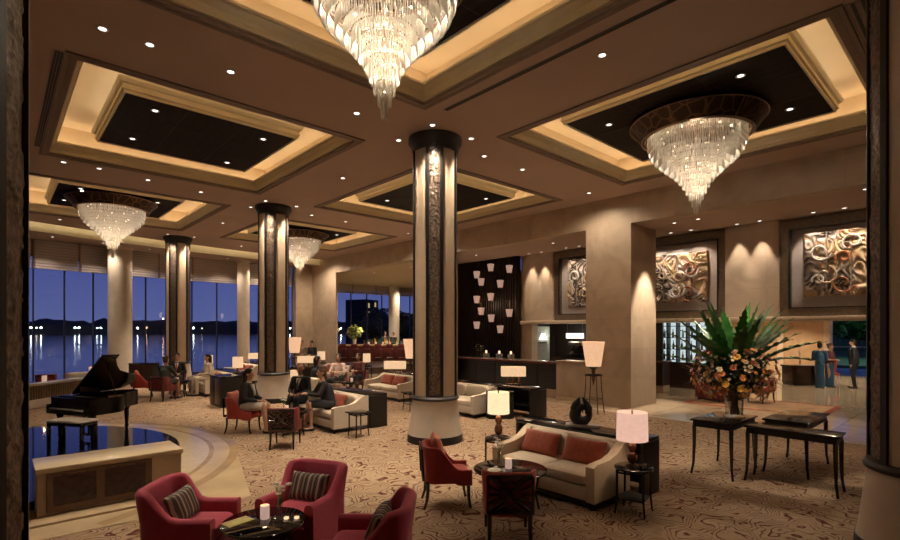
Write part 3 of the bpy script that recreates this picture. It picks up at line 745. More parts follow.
for lab, g, e, pts in (
    ('between the near left coffer and the big chandelier', 'downlights between the two left coffers', 240, [(.99, 7.45), (1.5, 7.45), (2.52, 7.45), (4.6, 7.42)]),
    ('around the capital of the middle carved column', 'downlights around the middle column', 90, [(5.88, 6.92), (6.85, 6.90), (5.86, 7.92)]),
    ('right of the middle carved column', 'downlights right of the middle column', 240, [(7.75, 7.41), (9.05, 7.43)]),
    ('close to the wall beam right of the middle column', 'downlight near the beam', 110, [(11.94, 7.49)]),
    ('close to the wall beam beyond the centre coffer', 'far downlights near the beam', 330, [(11.78, 15.3), (11.6, 22.9)]),  # the second one is added to brighten the far corner wall
    ('between the big chandelier coffer and the right chandelier coffer', 'downlight between the two chandelier coffers', 0, [(6.08, 3.61)]),
    ('left of the centre coffer', 'downlights left of the centre coffer', 190, [(6.31, 10.81)]),
    ('between the left coffer and the left chandelier coffer', 'downlights beyond the left coffer', 90, [(1.14, 13.95), (1.79, 13.95), (2.82, 14.2), (4.12, 14.48)]),
    ('around the capital of the second carved column', 'downlights around the second column', 90, [(5.74, 15.24), (5.78, 14.22), (6.72, 14.22)]),
    ('beyond the centre coffer', 'downlights beyond the centre coffer', 200, [(7.6, 14.98), (8.92, 15.1)]),
    ('between the two far coffers', 'downlights between the far coffers', 110, [(5.88, 18.16), (1.64, 21.28), (8.1, 22.6)]),
    ('around the capital of the column nearest the windows', 'downlights around the far column', 90, [(5.98, 22.7), (5.92, 21.68), (4.98, 21.7)])):
    for x, y in pts: downlight(x, y, H, CE + lab, g, e * (5.5 if 'capital' in lab else 1.15), 74 if 'capital' in lab else 155 if 'close' in lab else 76, TGT.get(g) and (x + (TGT[g][0] - x) * .42, y + (TGT[g][1] - y) * .42, 2.0))
for (x, y) in ((1.6, 23.6), (3.2, 23.9), (4.9, 24.4), (6.6, 24.9), (8.3, 25.0), (9.9, 25.0)): downlight(x, y, 5.6, 'small downlight recessed in the lower soffit by the lake windows', 'window soffit downlights', 150, 110)
for lab, g, e, pts in (
    ('left coffer without chandelier', 'downlights in the left dark panel', 60, [(2.1, 10.02), (2.07, 11.8), (4.03, 10.04), (3.98, 12.01)]),
    ('upper right chandelier coffer', 'downlights in the right dark panel', 90, [(8.56, 4.94), (8.39, 2.64), (10.3, 2.46)]),
    ('centre coffer behind the middle column', 'downlights in the centre dark panel', 160, [(8.68, 12.3), (10.71, 10.17)]),
    ('left chandelier coffer', 'downlights in the left chandelier panel', 100, [(1.75, 16.91), (3.67, 17.2), (1.54, 18.74)]),
    ('far chandelier coffer', 'downlights in the far chandelier panel', 100, [(8.0, 17.79), (10.3, 18.12)])):
    for x, y in pts: downlight(x, y, H + .15, 'round white downlight in the dark panel of the ' + lab, g, e)
for x, y, e in ((13.87, 13.7, 60), (13.86, 10.07, 130), (13.68, 5.32, 150)):
    downlight(x, y, LOB, 'downlight recessed in the long soffit behind the beam', 'downlights in the soffit behind the beam', e)
downlight(13.34, 1.85, LOB, 'downlight in the soffit at the right, turned towards the flowers', 'downlights in the soffit behind the beam', 900, 34, (8.3, 2.7, 1.6))
light('SPOT', (6.08, 3.61, H - .03), 800, (1, .83, .63), (8.36, 2.72, 1.45), 34, .8, .04)  # spotlight added at this downlight to brighten the flowers
def washer(x, y, z, tx, ty, tz, e, size, lab, g):
    downlight(x, y, z, lab, g)
    light('SPOT', (x, y, z - .03), e, (1, .84, .66), (tx, ty, tz), size, .55, .025)
for y in (4.3, 4.85, 11.5, 12.1): washer(15.12, y, LOB, 15.2, y, 2, 190, 48, 'downlight grazing the pale stone panel between the art niches', 'wall washers over the stone panels')
for i, (y0, y1, z0, z1, *_r) in enumerate(arts):
    k = 4 if i == 2 else 3
    for j in range(k):
        y = y0 + (y1 - y0) * (j + .5) / k
        washer(15.02, y, LOB, 15.5, y, 3.2, 75, 84, 'small spotlight above a relief artwork', 'spotlights above the relief artworks')
washer(13.7, 5.95, LOB, 13.6, 6.78, 1.5, 1000, 42, 'downlight lighting the near face of the big stone pier', 'pier washer')
# lobby and entrance (their fittings are hidden behind the ledge)
for x, y, e in ((26, 5.2, 200), (26, 9.5, 200), (18, 4.5, 130), (18, 9.5, 110), (22, 3, 150), (22, 8, 150), (27.6, 6.6, 110), (27.6, 8.6, 110), (27.6, 11, 110), (27, 3, 110)):
    downlight(x, y, 2.95, 'downlight in the low entrance ceiling', 'entrance ceiling downlights', e * 1.8, 130)
for x, y, e in ((14.3, 18.4, 90), (14.3, 21.4, 90), (17.5, 19, 120), (17.5, 23, 160), (20, 26, 150), (16, 26, 150)):
    downlight(x, y, LOB, 'downlight in the pale bar ceiling beyond the beam', 'bar ceiling downlights', e * 2.5, 140)

# ------------------------------------------------------------------ furniture builders (all face local +Y)
def u_shell(w, d, z0, h_arm, h_back, th, rb=.22, flare=.0, swoop=.35, n=9, tub=False):
    """upholstered wrap-round of back and arms, open to +Y, top edge dropping from back to arm"""
    hw, hd = w / 2, d / 2; pts = []
    for i in range(n): pts.append((-hw, hd - (d - rb) * i / (n - 1), None))
    for i in range(1, 7): a = PI + PI / 2 * i / 6; pts.append((-hw + rb + rb * math.cos(a), -hd + rb + rb * math.sin(a), None))
    for i in range(1, 7): pts.append((-hw + rb + (w - 2 * rb) * i / 6, -hd, None))
    for i in range(1, 7): a = 1.5 * PI + PI / 2 * i / 6; pts.append((hw - rb + rb * math.cos(a), -hd + rb + rb * math.sin(a), None))
    for i in range(1, n): pts.append((hw, -hd + rb + (d - rb) * i / (n - 1), None))
    P = [Vector((x, y, 0)) for x, y, _ in pts]; k = len(P); vs = []; fs = []
    for i, p in enumerate(P):
        t = (P[min(i + 1, k - 1)] - P[max(i - 1, 0)]).normalized(); nin = Vector((-t.y, t.x, 0))
        u = (hd - p.y) / d; s = min(1, max(0, (u - .25) / (.75 - .25 + swoop * .2))); s = min(1, max(0, (u - .5) / .36)) if tub else s; s = s * s * (3 - 2 * s)
        h = h_arm + (h_back - h_arm) * s; fl = flare * s
        o = p - nin * fl
        prof = [(0, z0), (0 , h * .6), (-fl, h - th * .35), (th * .18 - fl, h - th * .08), (th * .5 - fl, h), (th * .82 - fl, h - th * .08), (th - fl, h - th * .35), (th, h * .6), (th, z0)]
        for a, z in prof: q = p + nin * a; vs.append((q.x, q.y, z))
    m_ = 9
    for i in range(k - 1):
        for j in range(m_): a, b = i * m_ + j, i * m_ + (j + 1) % m_; fs.append((a, b, b + m_, a + m_))
    fs.append(tuple(range(m_))); fs.append(tuple(range((k - 1) * m_ + m_ - 1, (k - 1) * m_ - 1, -1)))
    return MB().add(vs, fs)
def curved_leg(x, y, h, sx, sy, r=.022):
    return MB().tube([(x, y, h), (x, y, h * .6), (x + sx * .012, y + sy * .012, h * .3), (x + sx * .045, y + sy * .045, 0)], [r * 1.15, r, r * .8, r * .7], 8)
def tub_chair(name, label, loc, rz, fabric=crimson, group='crimson tub armchairs'):
    t = thing(name, label, 'armchair', loc, rz, group)
    u_shell(.66, .66, .09, .53, .77, .10, .17, .04, tub=True).build('wraparound_back', fabric, t, 50)
    MB().box(-.215, .215, -.225, .315, .09, .30, .02).build('seat_base', fabric, t)
    MB().puff(0, .05, .365, .215, .275, .075, .22, .5, 28, 10).build('seat_cushion', fabric, t)
    for x in (-.25, .25):
        for y in (-.25, .27): MB().lathe([(.018, 0), (.026, .095)], 10, (x, y)).build('leg', black_sat, t)
    return t
def pillow(name, label, loc, rz, tilt, w, h, th, m_, group):
    """cushion lying against a back, leaning; local origin at its bottom edge"""
    t = bpy.data.objects.new(name, MB().puff(0, 0, h / 2, w / 2, th / 2, h / 2, .9, .5, 24, 14).mesh('cushion', m_, 60)); COL.objects.link(t)
    sg = t.data
    for v in sg.vertices:      # pinch into a pillow: thick middle, thin corners
        fx = abs(v.co.x) / (w / 2); fz = abs(v.co.z - h / 2) / (h / 2)
        v.co.x *= 1 + .0 * fz; v.co.y *= max(.12, 1 - .75 * max(fx, fz) ** 3)
    t.location = loc; t.rotation_euler = (R(tilt), 0, rz)
    return tag(t, label, 'cushion', group)
def square_pillow(name, label, loc, rz, tilt, w, h, th, m_, group):
    n = 14; vs = []; fs = []
    for s in (-1, 1):
        for j in range(n + 1):
            for i in range(n + 1):
                u, v = 2 * i / n - 1, 2 * j / n - 1
                k = max(0, (1 - u ** 4) * (1 - v ** 4)) ** .5
                vs.append((u * w / 2 * (1 - .05 * (1 - abs(v)) ** 2), s * (th / 2 * k + .004), h / 2 + v * h / 2 * (1 - .05 * (1 - abs(u)) ** 2)))
    q = (n + 1) ** 2
    for s in (0, 1):
        for j in range(n):
            for i in range(n): a = s * q + j * (n + 1) + i; fs.append((a, a + 1, a + n + 2, a + n + 1))
    for i in range(n):
        for a, b in ((i, i + 1), (n * (n + 1) + i, n * (n + 1) + i + 1), (i * (n + 1), (i + 1) * (n + 1)), (i * (n + 1) + n, (i + 1) * (n + 1) + n)): fs.append((a, b, b + q, a + q))
    o = MB().add(vs, fs).build(name, m_, None, 60); o.location = loc; o.rotation_euler = (R(tilt), 0, rz)
    return tag(o, label, 'cushion', group)
def at(t, x, y, z):
    """a local point of a thing in room coordinates"""
    c, s = math.cos(t.rotation_euler.z), math.sin(t.rotation_euler.z)
    return (t.location.x + x * c - y * s, t.location.y + x * s + y * c, t.location.z + z)
def lattice_chair(label, loc, rz, fabric=redorange, lattice=True):
    t = thing('wooden_armchair', label, 'armchair', loc, rz, 'red wooden armchairs')
    u_shell(.50, .56, .31, .47, .75, .05, .12, .03, .1).build('wraparound_back', fabric, t, 50)
    MB().box(-.205, .205, -.22, .275, .31, .37, .015).build('seat_base', fabric, t)
    MB().puff(0, .03, .39, .198, .24, .055, .25, .5, 24, 8).build('seat_cushion', fabric, t)
    for x, y, sx_, sy_ in ((-.215, .24, 0, .6), (.215, .24, 0, .6), (-.2, -.25, -.2, -1), (.2, -.25, .2, -1)): curved_leg(x, y, .33, sx_, sy_).build('leg', black_lac, t)
    mb = MB()
    mb.box(-.22, .22, -.335, -.315, .69, .735, .006); mb.box(-.22, .22, -.315, -.293, .34, .385, .006)
    for x in (-.22, .22): mb.tube([(x, -.305, .35), (x, -.325, .72)], .017, 6)
    mb.build('back_frame', black_lac, t)
    if lattice:
        mb = MB()
        def P3(a, z): return (a * .9, -.308 - .022 * (z - .36) / .37, z)
        for cx, cz in ((-.065, .54), (.065, .54), (0, .60), (0, .48)):
            mb.tube([P3(cx + .062 * math.cos(k * PI / 8), cz + .062 * math.sin(k * PI / 8)) for k in range(16)], .012, 5, closed=True)
        for a, b in (((-.24, .72), (-.08, .6)), ((.24, .72), (.08, .6)), ((-.24, .37), (-.08, .48)), ((.24, .37), (.08, .48)), ((-.24, .54), (-.127, .54)), ((.24, .54), (.127, .54)), ((0, .72), (0, .66)), ((0, .37), (0, .42)), ((-.24, .63), (-.12, .57)), ((.24, .63), (.12, .57)), ((-.24, .45), (-.12, .51)), ((.24, .45), (.12, .51)), ((-.16, .72), (-.05, .63)), ((.16, .72), (.05, .63)), ((-.16, .37), (-.05, .45)), ((.16, .37), (.05, .45))):
            mb.tube([P3(*a), P3(*b)], .014, 5)
        mb.build('back_lattice', black_lac, t)
    return t
def sofa(label, loc, rz, w=1.75):
    t = thing('cream_sofa', label, 'sofa', loc, rz, 'cream lounge sofas')
    h = w / 2
    MB().box(-h + .10, h - .10, -.34, .40, .10, .27, .02).build('base', cream_fab, t)
    MB().box(-h + .06, h - .06, -.36, .36, .03, .10).build('plinth', black_sat, t)
    for x in (-h + .08, h - .08):
        for y in (-.34, .36): MB().lathe([(.02, 0), (.028, .1)], 8, (x, y)).build('leg', black_sat, t)
    for s in (-1, 1):
        # arm: slopes from the high back down to a low front
        prof = [(-.42, .10), (-.42, .72), (-.36, .735), (-.26, .70), (-.10, .60), (.08, .555), (.36, .545), (.42, .52), (.42, .10)]
        mb = MB(); x0, x1 = sorted((s * h, s * (h - .12))); k = len(prof)
        vs = [(x0, y, z) for y, z in prof] + [(x1, y, z) for y, z in prof]
        mb.add(vs, [tuple(range(k)), tuple(range(2 * k - 1, k - 1, -1))] + [(i, (i + 1) % k, k + (i + 1) % k, k + i) for i in range(k)])
        mb.build('arm', cream_fab, t, 30)
        mb = MB(); mb.tube([(s * (h - .004), y, z) for y, z in prof[1:]], .007, 5); mb.build('piping', cream_fab2, t)
        MB().puff(s * (h - .12) / 2, .06, .345, (h - .12) / 2 - .004, .35, .08, .16, .45, 32, 10).build('seat_cushion', cream_fab, t)
        MB().puff(s * (h - .12) / 2, -.25, .56, (h - .12) / 2 - .006, .085, .165, .2, .5, 28, 12).build('back_cushion', cream_fab, t)
    MB().box(-h + .11, h - .11, -.42, -.30, .10, .725, .03).build('backrest', cream_fab, t)
    return t
def console(label, loc, rz, L_=2.1, w=.45, h=.74, glassy=True):
    t = thing('sofa_console', label, 'console table', loc, rz, 'black consoles behind the sofas')
    MB().box(-L_ / 2, L_ / 2, -w / 2, w / 2, h - .05, h, .006).build('top', black_top, t)
    for s in (-1, 1): x0, x1 = sorted((s * L_ / 2, s * (L_ / 2 - .06))); MB().box(x0, x1, -w / 2, w / 2, 0, h - .05, .004).build('end_panel', black_sat, t)
    MB().box(-L_ / 2 + .06, L_ / 2 - .06, -w / 2 + .02, -w / 2 + .05, .06, h - .05).build('back_panel', black_sat, t)
    MB().box(-L_ / 2 + .06, L_ / 2 - .06, -w / 2 + .05, w / 2 - .02, .3, .33).build('shelf', black_sat, t)
    return t
def side_table(label, loc, rz, h=.54, w=.42, rnd=True):
    t = thing('side_table', label, 'side table', loc, rz, 'black side tables')
    if rnd: MB().lathe([(w / 2 - .01, h - .03), (w / 2, h - .024), (w / 2, h - .004), (w / 2 - .006, h)], 32).build('top', black_top, t)
    else: MB().box(-w / 2, w / 2, -w / 2, w / 2, h - .03, h, .006).build('top', black_top, t)
    q = w / 2 * .68
    for x in (-q, q):
        for y in (-q, q): MB().tube([(x, y, h - .03), (x, y, .2), (x * 1.12, y * 1.12, 0)], [.016, .014, .011], 6).build('leg', black_lac, t)
    MB().box(-q, q, -q, q, .17, .185).build('shelf', black_sat, t)
    mb = MB()
    for a in range(4): c, s = math.cos(a * PI / 2), math.sin(a * PI / 2); mb.tube([(q * (c - s), q * (s + c), h - .06), (q * (-c - s), q * (-s + c), h - .06)], .012, 5)
    mb.build('apron', black_lac, t)
    return t
def drum_lamp(label, loc, shade, h=.66, r=.17, sh=.28, en=12, base=amber):
    t = thing('table_lamp', label, 'lamp', loc, 0, 'drum shade table lamps')
    MB().lathe([(.075, 0), (.075, .015), (.05, .02), (.05, .03)], 20).build('foot', bronze, t)
    zb = h - sh; q = (zb - .02)
    mb = MB(); mb.ball((0, 0, .03 + q * .26), .062, .062, q * .26, 16, 10); mb.ball((0, 0, .03 + q * .68), .05, .05, q * .22, 16, 10); mb.build('glass_body', base, t)
    MB().lathe([(.012, .03 + q * .88), (.012, h - .1)], 8).build('neck', bronze, t)
    MB().lathe([(r * .98, zb), (r, zb), (r * .97, h), (r * .95, h)], 40, caps=False).build('shade', shade, t)
    MB().ball((0, 0, zb + sh * .5), .035).build('bulb', bulb_lit, t)
    MB().lathe([(.008, h - .03), (.012, h + .01), (.004, h + .03)], 8).build('finial', bronze, t)
    light('POINT', (loc[0], loc[1], loc[2] + zb + sh * .5), en, (1, .70, .42), radius=.05)
    return t
def bar_lamp(label, loc, rz, w=.55, h=.46, sh=.2, en=10):
    t = thing('console_lamp', label, 'lamp', loc, rz, 'long shade console lamps')
    MB().box(-w * .32, w * .32, -.06, .06, 0, .02, .004).build('foot', bronze, t)
    for x in (-w * .25, 0, w * .25): MB().lathe([(.018, .02), (.03, .07), (.018, .12), (.028, .17), (.012, h - sh + .03)], 10, (x, 0)).build('stem', amber, t)
    mb = MB(); z0, z1 = h - sh, h; a, b = w / 2, .12
    vs = [(-a, -b, z0), (a, -b, z0), (a, b, z0), (-a, b, z0), (-a, -b, z1), (a, -b, z1), (a, b, z1), (-a, b, z1)]
    mb.add(vs, [(0, 1, 5, 4), (1, 2, 6, 5), (2, 3, 7, 6), (3, 0, 4, 7)]); mb.build('shade', shade_small, t, 0)
    MB().box(-w * .4, w * .4, -.006, .006, h - sh + .03, h - sh + .045).build('shade_bar', bronze, t)
    light('POINT', (loc[0], loc[1], loc[2] + h - sh * .5), en, (1, .68, .4), radius=.05)
    return t
def stand_lamp(label, loc, rz, zs=1.17, zt=1.84, r0=.16, r1=.245, en=22):
    t = thing('floor_lamp', label, 'lamp', loc, rz, 'tapered floor lamps on iron stands')
    MB().lathe([(r0 * .2, zs), (r0, zs + .005), (r1, zt), (r1 * .97, zt), (r0 * .97, zs + .02)], 36, caps=False).build('shade', shade_peach, t)
    MB().lathe([(.09, zs - .05), (.13, zs), (.03, zs + .002)], 20).build('cup', black_sat, t)
    MB().lathe([(.035, zs - .22), (.06, zs - .05)], 14).build('neck', bronze, t)
    MB().lathe([(.006, zs - .5), (.05, zs - .3), (.05, zs - .22)], 12).build('finial', bronze, t)
    for k in range(4):
        a = PI / 4 + k * PI / 2; c, s = math.cos(a), math.sin(a)
        MB().tube([(.2 * c, .2 * s, zs - .22), (.22 * c, .22 * s, zs - .6), (.29 * c, .29 * s, 0)], .012, 6).build('leg', black_sat, t)
    mb = MB(); mb.lathe([(.20, zs - .235), (.225, zs - .235), (.225, zs - .205), (.20, zs - .205)], 28, caps=False)
    for a in range(4): c, s = math.cos(a * PI / 2 + PI / 4), math.sin(a * PI / 2 + PI / 4); mb.tube([(.05 * c, .05 * s, zs - .22), (.21 * c, .21 * s, zs - .22)], .01, 5)
    mb.build('ring', black_sat, t)
    mb = MB()
    for a in range(4): c, s = .255 * math.cos(a * PI / 2 + PI / 4), .255 * math.sin(a * PI / 2 + PI / 4); mb.tube([(c, s, .36), (-s, c, .36)], .008, 5)
    mb.build('stretcher', black_sat, t)
    light('POINT', (loc[0], loc[1], loc[2] + (zs + zt) / 2), en, (1, .66, .38), radius=.06)
    return t
def coffee_table(label, loc, r=.40, h=.45, twotier=False):
    t = thing('round_coffee_table', label, 'table', loc, .4, 'round dark glass tables')
    MB().lathe([(r - .008, h - .022), (r, h - .018), (r, h - .004), (r - .006, h)], 48).build('glass_top', black_top, t)
    for k in range(4):
        a = k * PI / 2; c, s = math.cos(a), math.sin(a)
        MB().tube([(r * .8 * c, r * .8 * s, h - .022), (r * .7 * c, r * .7 * s, .2), (r * .8 * c, r * .8 * s, 0)], .015, 6).build('leg', black_lac, t)
    MB().lathe([(r * .8, h - .06), (r * .84, h - .06), (r * .84, h - .022), (r * .8, h - .022)], 40, caps=False).build('apron', black_lac, t)
    MB().lathe([(r * .68, .16), (r * .68, .18)], 32).build('shelf', black_sat, t)
    return t
def candle(label, loc, r=.045, h=.13, group='glowing candle holders'):
    t = thing('candle_holder', label, 'candle', loc, 0, group)
    MB().lathe([(r * .9, 0), (r, .005), (r, h), (r * .94, h), (r * .94, .03)], 20, caps=False).build('glass_cup', shade_mat('lit_candle_cup', (1, .66, .52), .6, .7), t)
    MB().lathe([(r * .88, .0), (r * .88, h * .6)], 16).build('wax', candle_lit, t)
    light('POINT', (loc[0], loc[1], loc[2] + h + .03), .8, (1, .55, .25), radius=.02)
    return t
def bud_vase(label, loc, seed=1, hv=.18, hf=.20, fl=white_cloth, group='glass vases of white flowers'):
    t = thing('flower_vase', label, 'vase', loc, 0, group); rnd = random.Random(seed)
    MB().lathe([(.035, 0), (.03, .01), (.028, hv), (.024, hv), (.024, .015)], 18, caps=False).build('vase', clear_glass, t)
    st = MB(); bl = MB()
    for k in range(11):
        a, b = rnd.uniform(0, 2 * PI), rnd.uniform(.02, .1); q = (b * math.cos(a), b * math.sin(a), hv + rnd.uniform(.05, hf))
        st.tube([(0, 0, .03), (q[0] * .3, q[1] * .3, hv), q], .003, 4)
        for j in range(5): bl.ball((q[0] + .018 * math.cos(j * 1.26), q[1] + .018 * math.sin(j * 1.26), q[2]), .014, .014, .008, 6, 4)
    st.build('stems', leaf_mat, t); o = bl.build('blossoms', fl, t); o['kind'] = 'stuff'
    return t
def tealight(label, loc):
    t = thing('tea_light', label, 'candle', loc, 0, 'tea light glasses on the near table')
    MB().lathe([(.026, 0), (.03, .005), (.034, .045), (.031, .045), (.027, .008)], 16, caps=False).build('glass_cup', clear_glass, t)
    MB().lathe([(.022, .006), (.022, .02)], 12).build('wax', candle_lit, t)
    return t

# ------------------------------------------------------------------ people
def remesh(mb, name, m_, voxel, parent, smooth_it=4):
    me = bpy.data.meshes.new('tmp'); me.from_pydata(mb.v, [], mb.f)
    bm = bmesh.new(); bm.from_mesh(me); bmesh.ops.recalc_face_normals(bm, faces=bm.faces); bm.to_mesh(me); bm.free()
    o = bpy.data.objects.new(name, me); COL.objects.link(o)
    r = o.modifiers.new('r', 'REMESH'); r.mode = 'VOXEL'; r.voxel_size = voxel
    s = o.modifiers.new('s', 'SMOOTH'); s.factor = .5; s.iterations = smooth_it
    dg = bpy.context.evaluated_depsgraph_get(); dg.update()
    nm = bpy.data.meshes.new_from_object(o.evaluated_get(dg)); nm.name = name
    o.modifiers.clear(); o.data = nm; bpy.data.meshes.remove(me)
    nm.polygons.foreach_set('use_smooth', [True] * len(nm.polygons)); nm.materials.clear(); nm.materials.append(m_)
    o.parent = parent
    return o
def person(label, loc, rz, pose='sit', s=1.0, seat=.45, lean=0.0, top=suit_blk, bottom='trousers', bmat=suit_blk, hair='short', hmat=hair_blk, sk=skin, shirt=None, tie=None, arms='lap', turn=0, vox=.012, group=None, twist=0):
    t = thing('person', label, 'person', loc, rz, group); t.scale = (s, s, s)
    V = Vector
    if pose == 'stand':
        pel = V((0, 0, .93)); che = V((0, .02 + lean * .5, 1.26)); nek = V((0, .01 + lean, 1.44))
        hips = [V((q * .085, 0, .90)) for q in (-1, 1)]; kne = [V((q * .09, .03, .49)) for q in (-1, 1)]; ank = [V((q * .095, -.02 , .085)) for q in (-1, 1)]
    else:
        z = seat / s + .11; pel = V((0, 0, z)); che = V((0, lean * .6 - .02, z + .31)); nek = V((0, lean - .01, z + .50))
        hips = [V((q * .085, .02, z)) for q in (-1, 1)]; kne = [V((q * .10, .44, z + .02)) for q in (-1, 1)]; ank = [V((q * .09, .44 + (.06 if q > 0 else -.02), .085)) for q in (-1, 1)]
    sho = [nek + V((q * .175, -.01, -.06)) for q in (-1, 1)]
    if arms == 'lap': elb = [S + V((q * .07, .06, -.27)) for S, q in zip(sho, (-1, 1))]; wri = [V((q * .10, elb[0].y + .22, pel.z + .13)) for q in (-1, 1)]
    elif arms == 'side': elb = [S + V((q * .05, -.02, -.29)) for S, q in zip(sho, (-1, 1))]; wri = [S + V((q * .06, .06, -.54)) for S, q in zip(sho, (-1, 1))]
    elif arms == 'clasp': elb = [S + V((q * .05, .0, -.28)) for S, q in zip(sho, (-1, 1))]; wri = [V((q * .06, elb[0].y + .22, elb[0].z + .0)) for q in (-1, 1)]
    elif arms == 'table': elb = [S + V((q * .06, .14, -.22)) for S, q in zip(sho, (-1, 1))]; wri = [V((q * .09, elb[0].y + .22, elb[0].z + .02)) for q in (-1, 1)]
    hd = nek + V((0, .025, .185)); b = MB()
    # body: one continuous skin surface
    b.caps(pel, che, .125, .14, 16); b.caps(che, nek - V((0, 0, .06)), .135, .09, 16); b.caps(nek - V((0, 0, .05)), hd, .055, .05)
    b.caps(sho[0], sho[1], .06, .06)
    MT = Matrix.Translation(hd) @ Matrix.Rotation(turn, 4, 'Z')
    b.ball((0, -.008, .025), .077, .096, .10, 18, 12, MT); b.ball((0, .025, -.05), .058, .066, .065, 14, 10, MT)
    b.caps(MT @ V((0, .088, .015)), MT @ V((0, .108, -.022)), .009, .015)
    for q in (-1, 1): b.ball((q * .079, -.01, -.005), .012, .02, .03, 8, 6, MT)
    b.ball((0, .083, -.055), .024, .012, .010, 8, 6, MT)
    for q, i in ((-1, 0), (1, 1)):
        b.caps(sho[i], elb[i], .05, .038); b.caps(elb[i], wri[i], .038, .027)
        d = (wri[i] - elb[i]).normalized(); sd = V((-q, 0, 0)); sd = (sd - d * sd.dot(d)).normalized(); up = d.cross(sd)
        pm = wri[i] + d * .05; b.caps(wri[i], pm, .026, .032); b.caps(pm - sd * .022, pm + sd * .022, .02, .02)
        for f, ln in enumerate((.062, .075, .07, .052)):
            k = pm + d * .03 + sd * (.03 - f * .02); k2 = k + d * ln * .5 ; k3 = k2 + (d * .6 - V((0, 0, .8))).normalized() * ln * .5
            b.caps(k, k2, .011, .010, 8); b.caps(k2, k3, .010, .009, 8)
        th = wri[i] + d * .025 + sd * .025; b.caps(th, th + (d + sd * .8).normalized() * .05, .013, .011, 8)
        b.caps(hips[i], kne[i], .085, .058); b.caps(kne[i], ank[i], .055, .037)
        b.caps(ank[i] + V((0, -.03, -.035)), ank[i] + V((0, .15, -.05)), .038, .03)
    remesh(b, 'body', sk, vox, t)
    # clothes
    c = MB(); c.caps(pel + V((0, 0, -.02)), che, .155, .158, 18); c.caps(che, nek - V((0, 0, .075)), .152, .10, 18); c.caps(sho[0], sho[1], .075, .075)
    slv = 1 if bottom in ('trousers', 'skirt') else .5
    for i in (0, 1):
        c.caps(sho[i], elb[i], .068, .052)
        if slv == 1: c.caps(elb[i], elb[i].lerp(wri[i], .86), .052, .04)
    remesh(c, 'jacket' if top in (suit_blk, suit_navy) else 'top', top, .016, t)
    if bottom == 'trousers':
        c = MB(); c.caps(pel, pel + V((0, 0, .05)), .15, .14, 16)
        for i in (0, 1): c.caps(hips[i], kne[i], .10, .072); c.caps(kne[i], ank[i] + V((0, 0, .0)), .072, .056)
        remesh(c, 'trousers', bmat, .016, t)
    elif bottom in ('skirt', 'dress'):
        c = MB(); c.caps(pel, pel + V((0, 0, .06)), .155, .145, 16)
        for i in (0, 1): c.caps(hips[i], hips[i].lerp(kne[i], .85), .105, .085)
        c.caps(pel.lerp((kne[0] + kne[1]) / 2, .3), pel.lerp((kne[0] + kne[1]) / 2, .8), .1, .09); remesh(c, 'skirt', bmat, .016, t)
    elif bottom == 'gown':
        MB().lathe([(.15, .03), (.14, .3), (.14, .6), (.165, .86), (.15, 1.0), (.1, 1.02)], 24).build('gown_skirt', bmat, t)
    sh = MB()
    for a in ank: sh.caps(a + V((0, -.04, -.05)), a + V((0, .16, -.055)), .042, .034)
    remesh(sh, 'shoes', suit_blk, .014, t)
    if shirt:
        f = MB(); f.add([(-.06, .0, 0), (.06, .0, 0), (0, .075, -.24), (-.06, -.05, 0), (.06, -.05, 0), (0, .0, -.24)], [(0, 1, 2), (5, 4, 3), (0, 3, 4, 1), (1, 4, 5, 2), (2, 5, 3, 0)], Matrix.Translation(nek + V((0, .105, -.03))))
        g = MB(); g.caps(nek - V((0, 0, .045)), nek + V((0, .005, .015)), .068, .064, 14); g.add(f.v, f.f); g.build('shirt', shirt, t)
    if tie: MB().tube([nek + V((0, .112, -.05)), nek + V((0, .145, -.14)), nek + V((0, .178, -.25))], [.012, .02, .026], 6).build('tie', tie, t)
    h = MB()
    if hair != 'bald':
        h.ball((0, -.02, .045), .088, .10, .092, 16, 10, MT); h.ball((0, -.05, -.01), .083, .072, .085, 14, 10, MT)
        if hair == 'bun': h.ball((0, -.11, .07), .05, .045, .05, 12, 8, MT)
        if hair == 'high': h.ball((0, -.03, .11), .075, .085, .07, 12, 8, MT)
        if hair == 'long': h.caps(MT @ V((0, -.07, 0)), MT @ V((0, -.085, -.26)), .085, .06)
    else:
        h.ball((0, -.05, .0), .084, .07, .075, 14, 10, MT)
    # keep the face clear of hair
    remesh(h, 'hair', hmat, .012, t)
    ey = MB()
    for q in (-1, 1): ey.ball((q * .032, .079, .012), .011, .007, .007, 8, 6, MT)
    ey.build('eyes', hair_blk, t)
    return t

# ------------------------------------------------------------------ piano on its platform
t = thing('piano_platform', 'low round glossy black platform with pale stone parapet under the grand piano', 'platform', (ring_c[0], ring_c[1], 0), 0, None, 'thing')
def arc_pts(r, a0, a1, n): return [(r * math.cos(a0 + (a1 - a0) * i / n), r * math.sin(a0 + (a1 - a0) * i / n)) for i in range(n + 1)]
ya = 7.75 - ring_c[1]; aa = math.asin(ya / R_DECK)
MB().prism(arc_pts(R_DECK, aa, PI - aa, 90), .006, .098).build('base', black_sat, t)
MB().prism(arc_pts(R_DECK + .01, aa, PI - aa, 90), .098, .112).build('deck', mat('glossy_black_deck', (.006, .007, .012), .06, var=.2, spec=.7), t)
px0, px1, py0, py1, pz = .36 - ring_c[0], 1.83 - ring_c[0], 7.3 - ring_c[1], 7.92 - ring_c[1], .58
mb = MB(); mb.box(px0, px1, py0, py1, 0, pz - .06); mb.build('parapet', mat('parapet_stone', (.52, .41, .27), .35, var=.1, scale=3), t, 0)
box(px0 - .02, px1 + .02, py0 - .03, py1 + .02, pz - .06, pz, .008).build('parapet_top', mat('parapet_cap', (.60, .48, .31), .12, var=.12, scale=2.5), t)
